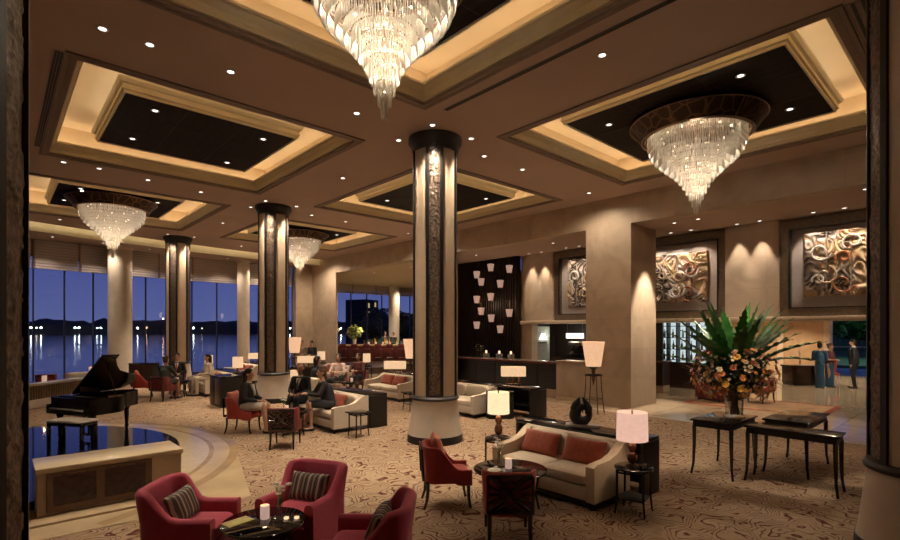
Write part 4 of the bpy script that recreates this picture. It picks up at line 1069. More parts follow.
for x0, x1 in ((.50, .91), (.99, 1.42)):
    a, b = x0 - ring_c[0], x1 - ring_c[0]
    mb = MB(); nx, nz = 30, 26; vs = []; fs = []
    for j in range(nz + 1):
        for i in range(nx + 1):
            xx = a + (b - a) * i / nx; zz = .13 + .36 * j / nz; q = Vector((xx * 14, zz * 14, 2)); q += .7 * noise.noise_vector(q * .6)
            vs.append((xx, py0 - .012 - .012 * max(0, math.sin(6 * noise.noise(q))), zz))
    for j in range(nz):
        for i in range(nx): q = j * (nx + 1) + i; fs.append((q, q + 1, q + nx + 2, q + nx + 1))
    mb.add(vs, fs).build('carved_panel', mat('plum_carving', (.04, .016, .016), .45, var=.35, scale=20), t, 60)
mb = MB()
for x0, x1 in ((.44, .50), (.91, .99), (1.42, 1.49)): mb.box(x0 - ring_c[0], x1 - ring_c[0], py0 - .02, py0, .06, .51)
for z0, z1 in ((.06, .13), (.47, .51)):
    for x0, x1 in ((.50, .91), (.99, 1.42)): mb.box(x0 - ring_c[0], x1 - ring_c[0], py0 - .02, py0, z0, z1)
mb.build('panel_frame', mat('panel_wood', (.13, .07, .04), .4, var=.1), t, 0)
# stone rings on the floor round the platform
def ring_mesh(r0, r1, z0, z1, a0, a1, n=90):
    mb = MB(); vs = []; fs = []
    for i in range(n + 1):
        a = a0 + (a1 - a0) * i / n; c, s = math.cos(a), math.sin(a)
        vs += [(ring_c[0] + r0 * c, ring_c[1] + r0 * s, z0), (ring_c[0] + r1 * c, ring_c[1] + r1 * s, z0), (ring_c[0] + r1 * c, ring_c[1] + r1 * s, z1), (ring_c[0] + r0 * c, ring_c[1] + r0 * s, z1)]
    for i in range(n):
        for j in range(4): q = i * 4; fs.append((q + j, q + (j + 1) % 4, q + 4 + (j + 1) % 4, q + 4 + j))
    return mb.add(vs, fs)
stage_marble = mat('stage_ring_marble', (.55, .41, .25), .1, var=.14, scale=1.6)
stage_marble2 = mat('stage_ring_band', (.42, .29, .16), .1, var=.14, scale=2)
struct(ring_mesh(R_DECK + .01, 3.9, -.01, .012, -.75, PI + .75).build('trim_20', mat('stage_ring_pale', (.62, .50, .34), .06, var=.08), None, 0))
struct(ring_mesh(R_DECK + .0, R_OUT, -.01, .004, -1.15, PI + 1.15).build('trim_15', stage_marble, None, 0))
struct(ring_mesh(R_OUT - .12, R_OUT + .03, -.01, .007, -1.15, PI + 1.15).build('trim_16', stage_marble2, None, 0))
struct(ring_mesh(3.9, 3.98, -.01, .007, -.75, PI + .75).build('trim_17', stage_marble2, None, 0))
struct(box(-3.6, 1.95, 7.02, 7.3, -.01, .03, .006).build('trim_18', stage_marble, None))
struct(MB().prism([(-3.6, 6.75), (2.45, 6.5), (3.15, 9.0), (2.4, 9.6), (1.84, 8.2), (1.84, 7.02), (-3.6, 7.02)], -.01, .0055).build('trim_19', stage_marble, None, 0))

pr = facec(.40, .92); PD = .1125; piano_black = mat('piano_black', (.006, .005, .005), .22, var=.1, spec=.25)
pl = thing('grand_piano', 'black grand piano with raised lid standing on the round platform', 'piano', (*cpos(-6.93, 9.12), PD), pr); S = .83; pl.scale = (S, S, S)
OUT = [(-.70, 0), (-.70, 1.25), (-.66, 1.55), (-.52, 1.72), (-.30, 1.74), (-.13, 1.62), (-.02, 1.40), (.10, 1.16), (.32, .98), (.55, .84), (.67, .68), (.70, .45), (.70, 0)]
INN = [(x * .95 - .0, .03 + y * .965) for x, y in OUT]
mb = MB(); k = len(OUT)
vs = [(x, y, .60) for x, y in OUT] + [(x, y, .95) for x, y in OUT] + [(x, y, .95) for x, y in INN] + [(x, y, .80) for x, y in INN]
mb.add(vs, [(a * k + i, a * k + (i + 1) % k, (a + 1) * k + (i + 1) % k, (a + 1) * k + i) for a in range(3) for i in range(k)] + [tuple(range(k - 1, -1, -1)), tuple(range(3 * k, 4 * k))])
mb.build('case', piano_black, pl, 40)
MB().prism([(x, y) for x, y in INN if y > .32], .805, .83).build('soundboard', mat('soundboard_spruce', (.34, .17, .06), .35, var=.15), pl, 0)
box(-.66, .66, .16, .36, .72, .97, .01).build('fallboard', piano_black, pl)
box(-.70, .70, -.10, .14, .60, .70, .01).build('key_bed', piano_black, pl)
for q in (-1, 1): a, b = sorted((q * .70, q * .62)); box(a, b, -.10, .14, .70, .80, .012).build('cheek_block', piano_black, pl)
box(-.61, .61, -.09, .06, .70, .725, .004).build('keyboard', keys_mat, pl)
mb = MB()
for i in range(51):
    if i % 7 not in (2, 6): mb.box(-.61 + .0235 * (i + 1) - .005, -.61 + .0235 * (i + 1) + .005, -.03, .06, .725, .738)
o = mb.build('black_keys', piano_black, pl, 0); o['kind'] = 'stuff'
mb = MB(); mb.box(-.36, .36, .40, .425, .97, 1.16, .008); mb.build('music_desk', piano_black, pl)
LA = R(40); HX = -.70
def lid_pt(x, y, th): return (HX + (x - HX) * math.cos(LA) - th * math.sin(LA), y, .955 + (x - HX) * math.sin(LA) + th * math.cos(LA))
LO = [(x, max(y, .44)) for x, y in OUT]; LO = [p for i, p in enumerate(LO) if i == 0 or p != LO[i - 1]]
mb = MB(); k = len(LO); vs = [lid_pt(x, y, 0) for x, y in LO] + [lid_pt(x, y, .025) for x, y in LO]
mb.add(vs, [tuple(range(k)), tuple(range(2 * k - 1, k - 1, -1))] + [(i, (i + 1) % k, k + (i + 1) % k, k + i) for i in range(k)]); mb.build('lid', piano_black, pl, 30)
mb = MB(); fl_ = [(-.70, .46), (-.70, .86), (.69, .86), (.70, .46)]; vs = [lid_pt(x, y, .03) for x, y in fl_] + [lid_pt(x, y, .052) for x, y in fl_]
mb.add(vs, [(0, 1, 2, 3), (7, 6, 5, 4)] + [(i, (i + 1) % 4, 4 + (i + 1) % 4, 4 + i) for i in range(4)]); mb.build('front_flap', piano_black, pl, 30)
p = lid_pt(.40, .7, 0); MB().tube([(.62, .62, .93), p], .012, 6).build('prop_stick', piano_black, pl)
for x, y in ((-.58, .12), (.58, .12), (-.34, 1.48)):
    MB().lathe([(.07, .60), (.07, .52), (.05, .48), (.055, .40), (.035, .12), (.05, .07), (.03, .05), (.03, 0)], 16, (x, y)).build('leg', piano_black, pl)
mb = MB(); mb.box(-.12, .12, .30, .36, .08, .13)
for x in (-.09, .09): mb.box(x - .015, x + .015, .32, .345, .13, .60)
mb.build('pedal_lyre', piano_black, pl)
for x in (-.06, 0, .06): box(x - .012, x + .012, .20, .31, .09, .10).build('pedal', gold, pl)
bx, by = cpos(-6.60, 8.74)
t = thing('piano_bench', 'black piano bench with pale upholstered seat in front of the keyboard', 'bench', (bx, by, PD), facec(.2, 1))
MB().box(-.36, .36, -.16, .16, .38, .44, .006).build('frame', black_lac, t); MB().puff(0, 0, .455, .385, .178, .03, .15, .5, 32, 8).build('seat_pad', mat('ivory_leather', (.62, .58, .50), .4, var=.05), t)
for x in (-.34, .34):
    for y in (-.135, .135): MB().box(x - .022, x + .022, y - .022, y + .022, 0, .38, .003).build('leg', black_lac, t)

# low slatted balustrade and seats behind the piano
p0, p1 = Vector((.15, 17.1, 0)), Vector((3.0, 20.0, 0)); d = p1 - p0
t = thing('slatted_balustrade', 'low pale balustrade with dark slats behind the piano by the windows', 'balustrade', p0, math.atan2(d.y, d.x)); Lb = d.length
box(0, Lb, -.10, .10, 0, .25, .01).build('base', stone_pale, t); box(-.02, Lb, -.13, .13, .62, .70, .012).build('top_rail', marble_slab, t); box(0, Lb, -.03, .03, .25, .62).build('back_board', wood_dark, t, 0)
for i in range(48): xx = Lb * (i + .5) / 48; box(xx - .016, xx + .016, -.075, -.045, .25, .62).build('slat', mat('slat_tan', (.30, .2, .12), .5), t, 0)
t = thing('dark_cabinet', 'dark low cabinet beside the pale column at the lake windows', 'cabinet', (4.3, 22.3, 0), facec(0, -1)); box(-.48, .48, -.2, .2, .06, .85, .01).build('body', black_sat, t); box(-.5, .5, -.22, .22, .85, .88, .005).build('top', black_top, t); box(-.44, .44, -.16, .16, 0, .06).build('plinth', black_sat, t)
for x in (-.24, .24): box(x - .22, x + .22, .2, .215, .1, .82, .004).build('door', wood_dark, t)

# ------------------------------------------------------------------ foreground seating
A = (*cpos(-2.37, 4.56), 0); Bc = (*cpos(-1.46, 5.02), 0); Cc = (*cpos(-.66, 4.12), 0)
ch = tub_chair('tub_armchair', 'crimson tub armchair at lower left, its back to the piano platform', A, facec(1, .02))
square_pillow('striped_cushion', 'dark striped cushion in the crimson tub chair at lower left', at(ch, 0, -.02, .425), ch.rotation_euler.z, 22, .43, .28, .13, pillow_stripe, 'striped cushions in the tub chairs')
ch = tub_chair('tub_armchair', 'crimson tub armchair behind the candle table, facing forward', Bc, facec(-.33, -.94))
square_pillow('striped_cushion', 'dark striped cushion standing in the crimson chair behind the candle table', at(ch, 0, -.02, .425), ch.rotation_euler.z, 22, .43, .28, .13, pillow_stripe, 'striped cushions in the tub chairs')
ch = tub_chair('tub_armchair', 'crimson tub armchair at bottom centre, seen from behind, cut by the frame', Cc, facec(-1, .05))
square_pillow('striped_cushion', 'dark striped cushion in the crimson chair at bottom centre', at(ch, 0, -.02, .425), ch.rotation_euler.z, 22, .43, .28, .13, pillow_stripe, 'striped cushions in the tub chairs')
ct = cpos(-1.66, 4.46)
coffee_table('round dark glass table between the three crimson tub chairs', (*ct, 0), .36)
def on(c, r, d, h=.45): return (c[0] + r * RT[0] + d * FW[0], c[1] + r * RT[1] + d * FW[1], h)
candle('lit candle in frosted cup on the table between the crimson chairs', on(ct, -.01, .05), .04, .12)
bud_vase('small glass vase of white flowers beside the near candle', on(ct, .07, .2), 4, .13, .15)
tealight('left tea light glass on the table between the crimson chairs', on(ct, .19, .03)); tealight('right tea light glass on the table between the crimson chairs', on(ct, .28, .04))
t = thing('coffer_reflection', 'pale yellow patch painted as the lit coffer mirrored in the table between the crimson chairs', 'reflection', on(ct, -.22, -.03), facec(.6, .8)); box(-.07, .07, -.12, .12, 0, .004).build('reflection_base', mat('reflection_yellow', (.55, .47, .14), .5), t, 0); box(-.066, .066, -.115, .115, .004, .007).build('reflection_top', mat('reflection_pale', (.6, .54, .22), .5), t, 0)  # flat yellow sheets painted to imitate the lit coffer reflected in the glass

# right-hand group: wooden armchairs, table, sofa, console
Dc = cpos(-.04, 6.22); lattice_chair('brick-red wooden armchair in profile left of the cream sofa group', (*Dc, 0), facec(1, .12), redorange, False)
square_pillow('salmon_cushion', 'salmon cushion leaning in the brick-red chair seen in profile', (*cpos(-.09, 6.2), .47), facec(1, .12), 16, .40, .40, .13, salmon, 'salmon cushions in the red chairs')
Ec = cpos(.60, 5.2); lattice_chair('brick-red chair with black lattice back seen from behind before the sofa', (*Ec, 0), facec(.03, 1), redorange, True)
cf = cpos(.74, 6.15); coffee_table('round dark glass table in front of the near cream sofa', (*cf, 0), .45)
bud_vase('glass vase of white flowers on the table before the near sofa', on(cf, -.12, .12), 7, .17, .17)
candle('lit candle in pink cup on the table before the near sofa', on(cf, -.02, .0), .042, .12)
t = thing('white_plate', 'small white plate on the table before the near sofa', 'plate', on(cf, -.2, -.12)); MB().lathe([(.04, 0), (.09, .012), (.088, .016), (.04, .005)], 28).build('plate', white_cloth, t)
FX = face(-1, 0)
def sofa_set(x, y, lab, pillows, lamps, w=1.75, clen=2.1, tag_='', cons=True, cx=.72):
    s = sofa('cream sofa ' + lab, (x, y, 0), FX, w)
    for i, dy in enumerate(pillows):
        square_pillow('rust_cushion', 'rust cushion, %s on sofa %s' % (('far one', 'near one', 'middle one')[i], lab), at(s, dy, -.01, .41), FX, 27, .60, .34, .14, rust, 'rust cushions on the cream sofas')
    if cons: console('black console behind the cream sofa ' + lab, (x + cx, y + .1, 0), FX, clen)
    return s
sofa_set(5.62, 4.0, 'nearest the flower tables', (-.34, .36), (), 1.62)
side_table('black round side table at the near end of the sofa beside the pink lamp', (5.58, 2.9, 0), .2, .54, .44)
drum_lamp('large pinkish drum lamp on the side table at the sofa end', (5.58, 2.92, .54), shade_pink, .64, .18, .33, 14)
t = thing('menu_card', 'small black card with white lettering on the side table under the pink lamp', 'card', (5.52, 2.75, .54), facec(.25, -1)); box(-.05, .05, -.004, .004, 0, .07).build('card', black_sat, t, 0)
mb = MB()
for k, ws in enumerate(((.03, .025, .018), (.022, .036), (.03, .02))):
    x = -.04
    for wd in ws: mb.box(x, x + wd, .004, .006, .052 - .018 * k, .061 - .018 * k); x += wd + .006
mb.build('lettering', white_cloth, t, 0)
side_table('black side table at the far end of the near sofa under the cream lamp', (5.6, 5.06, 0), .1, .54, .40)
drum_lamp('cream drum lamp with amber glass base at the far end of the near sofa', (5.6, 5.06, .54), shade_warm, .68, .165, .32, 14)
# black ring sculpture
t = thing('ring_sculpture', 'black pointed ring sculpture on a pale stone slab on the console', 'sculpture', (6.36, 4.1, .74), face(-.86, -.5))
box(-.24, .24, -.10, .10, 0, .035, .006).build('stone_slab', marble_slab, t)
mb = MB(); pts = []; rs = []
for i in range(40):
    a = 2 * PI * i / 40
    pts.append((.10 * math.sin(a) - .012 * math.cos(a), .014 * math.sin(2 * a), .185 + .105 * math.cos(a))); rs.append(.066 + .022 * math.sin(a) - .012 * math.cos(a))
mb.tube(pts, rs, 14, closed=True); mb.build('ring', mat('black_stone', (.014, .013, .013), .4, var=.3), t)
mb = MB(); mb.tube([(-.09, .0, .19), (-.085, .0, .27), (-.055, .0, .34), (-.015, .0, .41), (0, 0, .43)], [.05, .058, .045, .02, .004], 12); mb.build('petal', black_sat, t)
mb = MB(); mb.tube([(.10, .01, .17), (.10, .01, .26), (.075, .01, .34), (.05, .01, .40), (.035, .01, .43)], [.06, .075, .06, .025, .004], 12); mb.build('petal', black_sat, t)

# second set of the row: sofa with seated couple
sofa_set(5.58, 10.3, 'with the seated couple at the middle table', (-.35, .12), (), 2.2, 2.3)
console_x = 6.3
side_table('square black side table at the near end of the couple sofa', (5.45, 8.72, 0), 0, .5, .40, False)
side_table('black side table at the far end of the couple sofa under a lamp', (5.62, 11.9, 0), 0, .54, .42)
drum_lamp('cream square-looking lamp behind the seated man in black', (5.62, 11.9, .54), shade_small, .60, .15, .34, 12)
lattice_chair('red armchair of the seated woman by the column base', (*cpos(-4.36, 10.55), 0), facec(.97, -.1), redorange, False)
square_pillow('salmon_cushion', 'salmon cushion behind the woman beside the second column', (*cpos(-4.49, 10.56), .47), facec(.97, -.1), 16, .40, .40, .13, salmon, 'salmon cushions in the red chairs')
lattice_chair('dark red leather chair seen from behind at the couple table', (*cpos(-3.05, 9.25), 0), facec(-.1, 1), darkred, True)
c2 = cpos(-3.24, 10.32); coffee_table('round table with candle between the seated woman and the couple', (*c2, 0), .36, .5)
candle('lit candle on the table of the seated couple', on(c2, -.12, -.05, .5), .045, .10); bud_vase('vase of white flowers on the table of the seated couple', on(c2, -.2, .08, .5), 9, .14, .13)
person('woman in black jacket and white patterned skirt seated on red chair in profile', (*cpos(-4.30, 10.55), 0), facec(1, -.12), 'sit', .98, .44, .06, suit_blk, 'skirt', white_cloth, 'long', hair_blk, skin, white_cloth)
person('balding man in black suit and white shirt seated on the sofa', (5.36, 11.1, 0), face(-.8, -.6), 'sit', 1.0, .44, .03, suit_blk, 'trousers', suit_blk, 'bald', hair_brn, skin2, white_cloth, suit_navy)
person('woman in black jacket with piled brown hair leaning forward on the sofa', (5.42, 9.86, 0), face(-.95, .25), 'sit', .98, .44, .16, suit_blk, 'skirt', suit_navy, 'high', hair_brn, skin, None, None, 'table')

# windows side set
t = thing('service_cabinet', 'tall black service cabinet end left of the second column', 'cabinet', (4.875, 14.85, 0), 0)
box(-.275, .275, -.45, .45, .04, .82, .006).build('body', black_sat, t); box(-.29, .29, -.465, .465, .82, .86, .005).build('top', black_top, t); box(-.25, .25, -.42, .42, 0, .04).build('plinth', black_sat, t)
for k in range(2): box(-.29, -.275, -.43 + .44 * k, -.43 + .42 + .44 * k, .08, .78, .003).build('door', wood_dark, t)
sofa_set(5.42, 18.1, 'at the lake windows behind the black cabinet', (-.5,), (), 2.0, 2.2)
drum_lamp('small square cream lamp behind the man with the red tie', (5.85, 19.6, .74), shade_small, .48, .14, .3, 8)
drum_lamp('small cream lamp above the black cabinet near the second column', (6.1, 17.35, .74), shade_small, .5, .17, .36, 8)
lattice_chair('dark red chair of the woman in green by the windows', (3.80, 17.12, 0), face(.75, .65), darkred, False)
lattice_chair('red chair with salmon back left of the window table', (3.55, 18.6, 0), face(.95, -.2), redorange, False)
square_pillow('salmon_cushion', 'salmon cushion in the red chair left of the window table', (3.46, 18.62, .47), face(.95, -.2), 16, .40, .40, .13, salmon, 'salmon cushions in the red chairs')
cw = (4.42, 17.85); coffee_table('small round table of the window couple', (*cw, 0), .33, .52)
candle('lit candle on the window couple table', (4.38, 17.9, .52), .04, .09)
lattice_chair('dark chair of the man with the red tie', (4.62, 18.85, 0), face(-.35, -.95), darkred, False)
person('woman in dark green dress with bun seated at the window table', (3.86, 17.16, 0), face(.75, .65), 'sit', 1.0, .44, .05, dkgreen, 'dress', dkgreen, 'bun', hair_brn, skin2, None, None, 'table')
person('man in dark suit and red tie seated at the window table', (4.60, 18.81, 0), face(-.35, -.95), 'sit', 1.02, .44, .04, suit_navy, 'trousers', suit_navy, 'short', hair_blk, skin, white_cloth, mat('red_tie', (.3, .02, .03), .6))
person('person in cream clothes seated on the window sofa', (5.30, 17.75, 0), face(-1, -.1), 'sit', 1.0, .44, .04, cream_cloth, 'trousers', cream_cloth, 'long', hair_blk, skin)
# far window lounge beyond the second column
sofa_set(7.6, 21.2, 'far behind left of the second column', (-.45, .35), (), 2.0, 2.1)
bar_lamp('low wide lamp far behind left of the second column', (8.3, 21.4, .74), facec(0, 1), .62, .42, .24, 8)
for x, y, f, lab in ((1.25, 20.6, (.2, 1), 'red chair back above the slatted balustrade at far left'), (2.0, 21.0, (-.3, 1), 'dark red chair above the slatted balustrade')):
    lattice_chair(lab, (x, y, .0), face(*f), redorange if x < 1.5 else darkred, False)
t = thing('planter_ledge', 'pale ledge with candles behind the balustrade at the lake windows', 'ledge', (2.2, 20.0, 0), .3); box(-.5, .5, -.2, .2, 0, .78, .01).build('ledge', stone_pale, t)
candle('lit candle on the pale ledge at the lake windows', (2.35, 20.05, .78), .06, .16); candle('lit candle in front of the slatted balustrade by the piano', (1.05, 18.15, .70), .06, .16)

# middle back lounge
sofa_set(9.28, 12.9, 'with the long lamp left of the middle column', (-.3, .35), (), 1.9, 2.1)
bar_lamp('long glowing lamp on the console left of the middle column', (10.0, 13.72, .74), facec(0, 1), .72, .36, .26, 12)
stand_lamp('tapered floor lamp half hidden behind the middle column', (*cpos(-1.36, 17.2), 0), .3)
sb = sofa('cream sofa with its back to the couple, behind the black console', (7.3, 14.2, 0), face(1, 0), 1.9)
square_pillow('rust_cushion', 'rust cushion on the sofa behind the couple console', at(sb, .5, -.01, .41), face(1, 0), 27, .60, .34, .14, rust, 'rust cushions on the cream sofas')
person('person with long black hair in black seated with back to us behind the console', (7.36, 14.2, 0), face(1, .15), 'sit', 1.0, .44, .04, suit_blk, 'trousers', suit_blk, 'long', hair_blk, skin)
lattice_chair('dark red chair of the guest in a pale blouse', (8.45, 14.75, 0), face(-.6, -.8), darkred, False)
person('person in pale pink blouse seated at the blue-lit table', (8.45, 14.76, 0), face(-.6, -.8), 'sit', 1.0, .44, .08, mat('pale_blouse', (.6, .42, .36), .8), 'trousers', suit_navy, 'long', hair_blk, skin, None, None, 'table')
lattice_chair('dark red chair beside the guest in a pale blouse', (9.2, 14.7, 0), face(-.8, -.6), darkred, False)
person('person in brown seated beside the guest in a pale blouse', (9.2, 14.7, 0), face(-.8, -.6), 'sit', 1.0, .44, .08, brownish, 'trousers', suit_navy, 'short', hair_blk, skin2, None, None, 'table')
c3 = (8.2, 13.75); coffee_table('round dark table of the three guests in the middle lounge', (*c3, 0), .45, .55)
candle('lit candle on the three guests table', (8.25, 13.6, .55), .04, .1); bud_vase('vase of pale flowers on the three guests table', (8.1, 13.9, .55), 12, .12, .12)
# farther rows
sofa_set(10.2, 18.3, 'far behind, with a wide lamp', (-.4, .3), (), 2.0, 2.1)
bar_lamp('wide glowing lamp far behind the seated man', (9.0, 18.0, .74), facec(0, 1), .8, .40, .26, 10)
console('black console far behind under the wide lamp', (9.0, 18.0, 0), facec(0, 1), 1.3)
drum_lamp('small square lamp far behind, left one before the bar', (10.6, 20.0, .75), shade_small, .46, .17, .36, 8)
side_table('black side table far behind under the left square lamp', (10.6, 20.0, 0), 0, .75, .4)
drum_lamp('small square lamp far behind, right one before the bar', (11.0, 17.0, .75), shade_small, .46, .15, .34, 8)
side_table('black side table far behind under the right square lamp', (11.0, 17.0, 0), 0, .75, .4)
stand_lamp('tapered floor lamp beside the two standing waiters', (*cpos(-6.65, 21.4), 0), .2, 1.17, 1.84, .2, .28)
person('waiter in tan uniform standing with hands clasped, left of the two', (*cpos(-6.50, 21.9), 0), facec(.3, -1), 'stand', .98, .44, 0, tan_cloth, 'trousers', tan_cloth, 'short', hair_blk, skin2, None, None, 'clasp')
person('waiter in dark top standing with arms folded, right of the two', (*cpos(-5.98, 21.7), 0), facec(-.5, -1), 'stand', .97, .44, 0, suit_navy, 'trousers', tan_cloth, 'short', hair_blk, skin2, None, None, 'clasp')

# sofa set right of the middle column
sofa_set(9.0, 9.45, 'right of the middle column', (), (), 1.8, 1.9, cons=False)
console('black console with its end turned to us right of the cream lamp', (9.82, 8.75, 0), FX, 2.4, .62)
bar_lamp('long glowing lamp on the console right of the middle column', (9.98, 8.5, .74), facec(0, 1), .62, .46, .25, 14)
t = thing('black_chest', 'black chest standing behind the cream drum lamp', 'chest', (9.12, 8.2, 0), facec(0, -1))
box(-.32, .32, -.18, .18, .03, .64, .006).build('body', black_sat, t); box(-.33, .33, -.19, .19, .64, .67, .004).build('lid', black_top, t); box(-.28, .28, -.15, .15, 0, .03).build('plinth', black_sat, t)
side_table('small black side table with a vase right of the middle column', (8.35, 9.95, 0), 0, .55, .45, False)
side_table('small black side table beside the sofa right of the middle column', (8.25, 10.6, 0), 0, .5, .4, False)
bud_vase('vase of white flowers right of the middle column', (8.35, 9.95, .55), 15, .14, .16)

# ------------------------------------------------------------------ flower tables at right
def leg_table(label, x0, x1, y0, y1, h=.80, rz=0):
    cx, cy = (x0 + x1) / 2, (y0 + y1) / 2; a, b = (x1 - x0) / 2, (y1 - y0) / 2
    t = thing('console_table', label, 'console table', (cx, cy, 0), rz, 'black console tables under the flowers')
    MB().box(-a, a, -b, b, h - .028, h, .006).build('top', mat('table_lacquer', (.014, .010, .008), .13, var=.2), t); MB().box(-a + .03, a - .03, -b + .03, b - .03, h - .11, h - .028).build('apron', black_sat, t)
    for x in (-1, 1):
        for y in (-1, 1):
            X, Y = x * (a - .045), y * (b - .045); MB().tube([(X, Y, h - .1), (X, Y, h * .55), (X + x * .008, Y + y * .008, h * .2), (X + x * .03, Y + y * .03, 0)], [.03, .026, .019, .017], 8).build('leg', black_lac, t)
    return t
leg_table('black table under the great flower vase, left of the three', 7.72, 8.78, 2.52, 3.12, .82)
leg_table('long narrow black table in front, right of the three flower tables', 7.92, 8.36, 1.36, 2.46, .79)
leg_table('black table behind the long narrow one, farthest of the three', 8.62, 9.9, 1.82, 2.42, .81)
t = thing('flower_arrangement', 'huge arrangement of fern leaves and orange and cream blossoms in a glass vase', 'flowers', (8.36, 2.72, .82))
MB().lathe([(.15, 0), (.15, .02), (.12, .05), (.13, .28), (.16, .34), (.155, .34), (.123, .28), (.115, .05), (.0, .03)], 28, caps=False).build('glass_vase', clear_glass, t)
st = MB(); rnd = random.Random(11)
for k in range(26):
    a = rnd.uniform(0, 2 * PI); q = rnd.uniform(.02, .105); st.tube([(q * math.cos(a), q * math.sin(a), .04), (q * .5 * math.cos(a + 1), q * .5 * math.sin(a + 1), .3), (q * 2.4 * math.cos(a), q * 2.4 * math.sin(a), .62)], .008, 5)
o = st.build('stem_bundle', mat('stem_brown', (.22, .13, .06), .6, var=.3), t); o['kind'] = 'stuff'
def fern_leaf(az, L_, el0, droop, w):
    """long serrated leaf arching out from the centre"""
    mb = MB(); n = 26; vs = []; fs = []; x = .03; z = .60; e = el0
    for i in range(n + 1):
        u = i / n; ww = w * (math.sin(PI * min(1, u * 1.02 + .06)) ** .55) * (1 + .22 * (1 if i % 2 else -1) * (u > .1)) + .006
        c, s = math.cos(az), math.sin(az); dz = .018 * math.sin(i * 1.9)
        for q, up in ((-1, .35), (0, 0), (1, .35)): vs.append((x * c - q * ww * s, x * s + q * ww * c, z + up * ww + (dz if q else 0)))
        x += L_ / n * math.cos(e); z += L_ / n * math.sin(e); e -= droop / n
    for i in range(n):
        for q in (0, 1): k = i * 3 + q; fs.append((k, k + 1, k + 4, k + 3))
    v2 = [(p[0], p[1], p[2] - .004) for p in vs]; mb.add(vs, fs); mb.add(v2, [f[::-1] for f in fs]); return mb
q0 = math.atan2(RT[1], RT[0])
leaf_bright = mat('bright_fern_leaf', (.06, .24, .03), .4, var=.3, scale=8)
for i, (da, L_, el, dr, w) in enumerate(((0, 1.05, 1.45, .15, .085), (.1, 1.0, 1.3, .3, .075), (3.0, 1.0, 1.25, .2, .07), (3.3, 1.15, 1.0, .5, .075), (2.9, 1.1, .8, .35, .07), (3.5, 1.2, .65, .55, .07), (3.2, 1.05, .45, .3, .06), (-.1, 1.1, 1.05, .45, .07), (.2, 1.15, .85, .4, .07), (-.2, 1.2, .72, .6, .065), (.05, 1.3, .62, 1.0, .05), (1.2, 1.0, 1.2, .4, .07), (1.8, 1.05, 1.0, .4, .075), (-1.4, .95, 1.25, .4, .07), (-1.9, 1.0, 1.05, .5, .075), (-1.2, .95, .9, .6, .065), (2.4, 1.0, 1.15, .3, .07), (.35, 1.05, 1.42, .2, .08), (3.14, 1.1, 1.38, .2, .07), (.0, 1.12, 1.25, .3, .07), (3.3, 1.12, 1.32, .25, .065), (-.1, 1.08, 1.38, .2, .065), (.6, 1.05, 1.3, .25, .07), (2.6, 1.1, 1.3, .2, .07), (3.6, 1.12, .9, .5, .065), (.25, 1.12, 1.0, .4, .065), (2.75, 1.08, 1.4, .2, .08), (-.35, 1.1, 1.2, .35, .075), (3.45, 1.1, 1.15, .3, .075), (-3.0, 1.0, .95, .5, .07), (-.5, 1.0, .8, .6, .07), (1.5, 1.02, 1.35, .2, .08), (-1.6, 1.0, 1.4, .2, .08), (.7, 1.0, 1.1, .3, .07), (-2.5, .9, .9, .5, .065), (-.7, .95, .95, .5, .065))):
    fern_leaf(q0 + da, L_ * 1.14, el, dr, w * 1.08).build('leaf', leaf_bright if i in (0, 5, 11, 16) else leaf_mat, t, 60)
fm = MB(); vs = []; fs = []
for k in range(2000):
    a = rnd.uniform(0, 2 * PI); el = rnd.uniform(-.95, 1.2); rr2 = rnd.uniform(.12, 1); p = Vector((.52 * rr2 * math.cos(a) * math.cos(el), .48 * rr2 * math.sin(a) * math.cos(el), .68 + .38 * rr2 * math.sin(el)))
    u = Vector((rnd.uniform(-1, 1), rnd.uniform(-1, 1), rnd.uniform(-1, 1))).normalized() * .045; v = u.cross(Vector((rnd.uniform(-1, 1), rnd.uniform(-1, 1), 1))).normalized() * .018
    k0 = len(vs); vs += [p - u, p + v, p + u, p - v]; fs.append((k0, k0 + 1, k0 + 2, k0 + 3))
o = fm.add(vs, fs).build('filler_foliage', leaf_dark, t, 0); o['kind'] = 'stuff'
def blossom_mesh(nm, c, n=7, r=.04):
    mb = MB()
    for i in range(n):
        a = 2 * PI * i / n; M = Matrix.Rotation(a, 4, 'Z') @ Matrix.Translation((r * .55, 0, .01)) @ Matrix.Rotation(-.55, 4, 'Y'); mb.ball((0, 0, 0), r * .6, r * .38, r * .14, 8, 5, M)
    mb.ball((0, 0, .012), r * .3, r * .3, r * .26, 8, 6); return mb.mesh('blossom', mat(nm, c, .6, var=.2, scale=30), 60)
bms = [blossom_mesh('orange_petal', (.62, .24, .05)), blossom_mesh('cream_petal', (.68, .56, .36), 6, .036), blossom_mesh('yellow_petal', (.72, .40, .06), 8, .045), blossom_mesh('rust_petal', (.36, .10, .035), 7, .045), blossom_mesh('pink_brown_petal', (.42, .20, .14), 6, .035)]
for k in range(96):
    a = rnd.uniform(0, 2 * PI); el = rnd.uniform(-.9, .95); p = Vector((.62 * math.cos(a) * math.cos(el), .58 * math.sin(a) * math.cos(el), .68 + .46 * math.sin(el)))
    o = bpy.data.objects.new('blossom', bms[rnd.choice((0, 1, 1, 2, 3, 4, 0))]); COL.objects.link(o); o.parent = t; o.location = p
    nrm = Vector((p.x, p.y, (p.z - .5) * 1.2)).normalized(); o.rotation_euler = nrm.to_track_quat('Z', 'Y').to_euler(); q = rnd.uniform(.7, 1.2); o.scale = (q, q, q)
xb = [MB() for _ in bms]
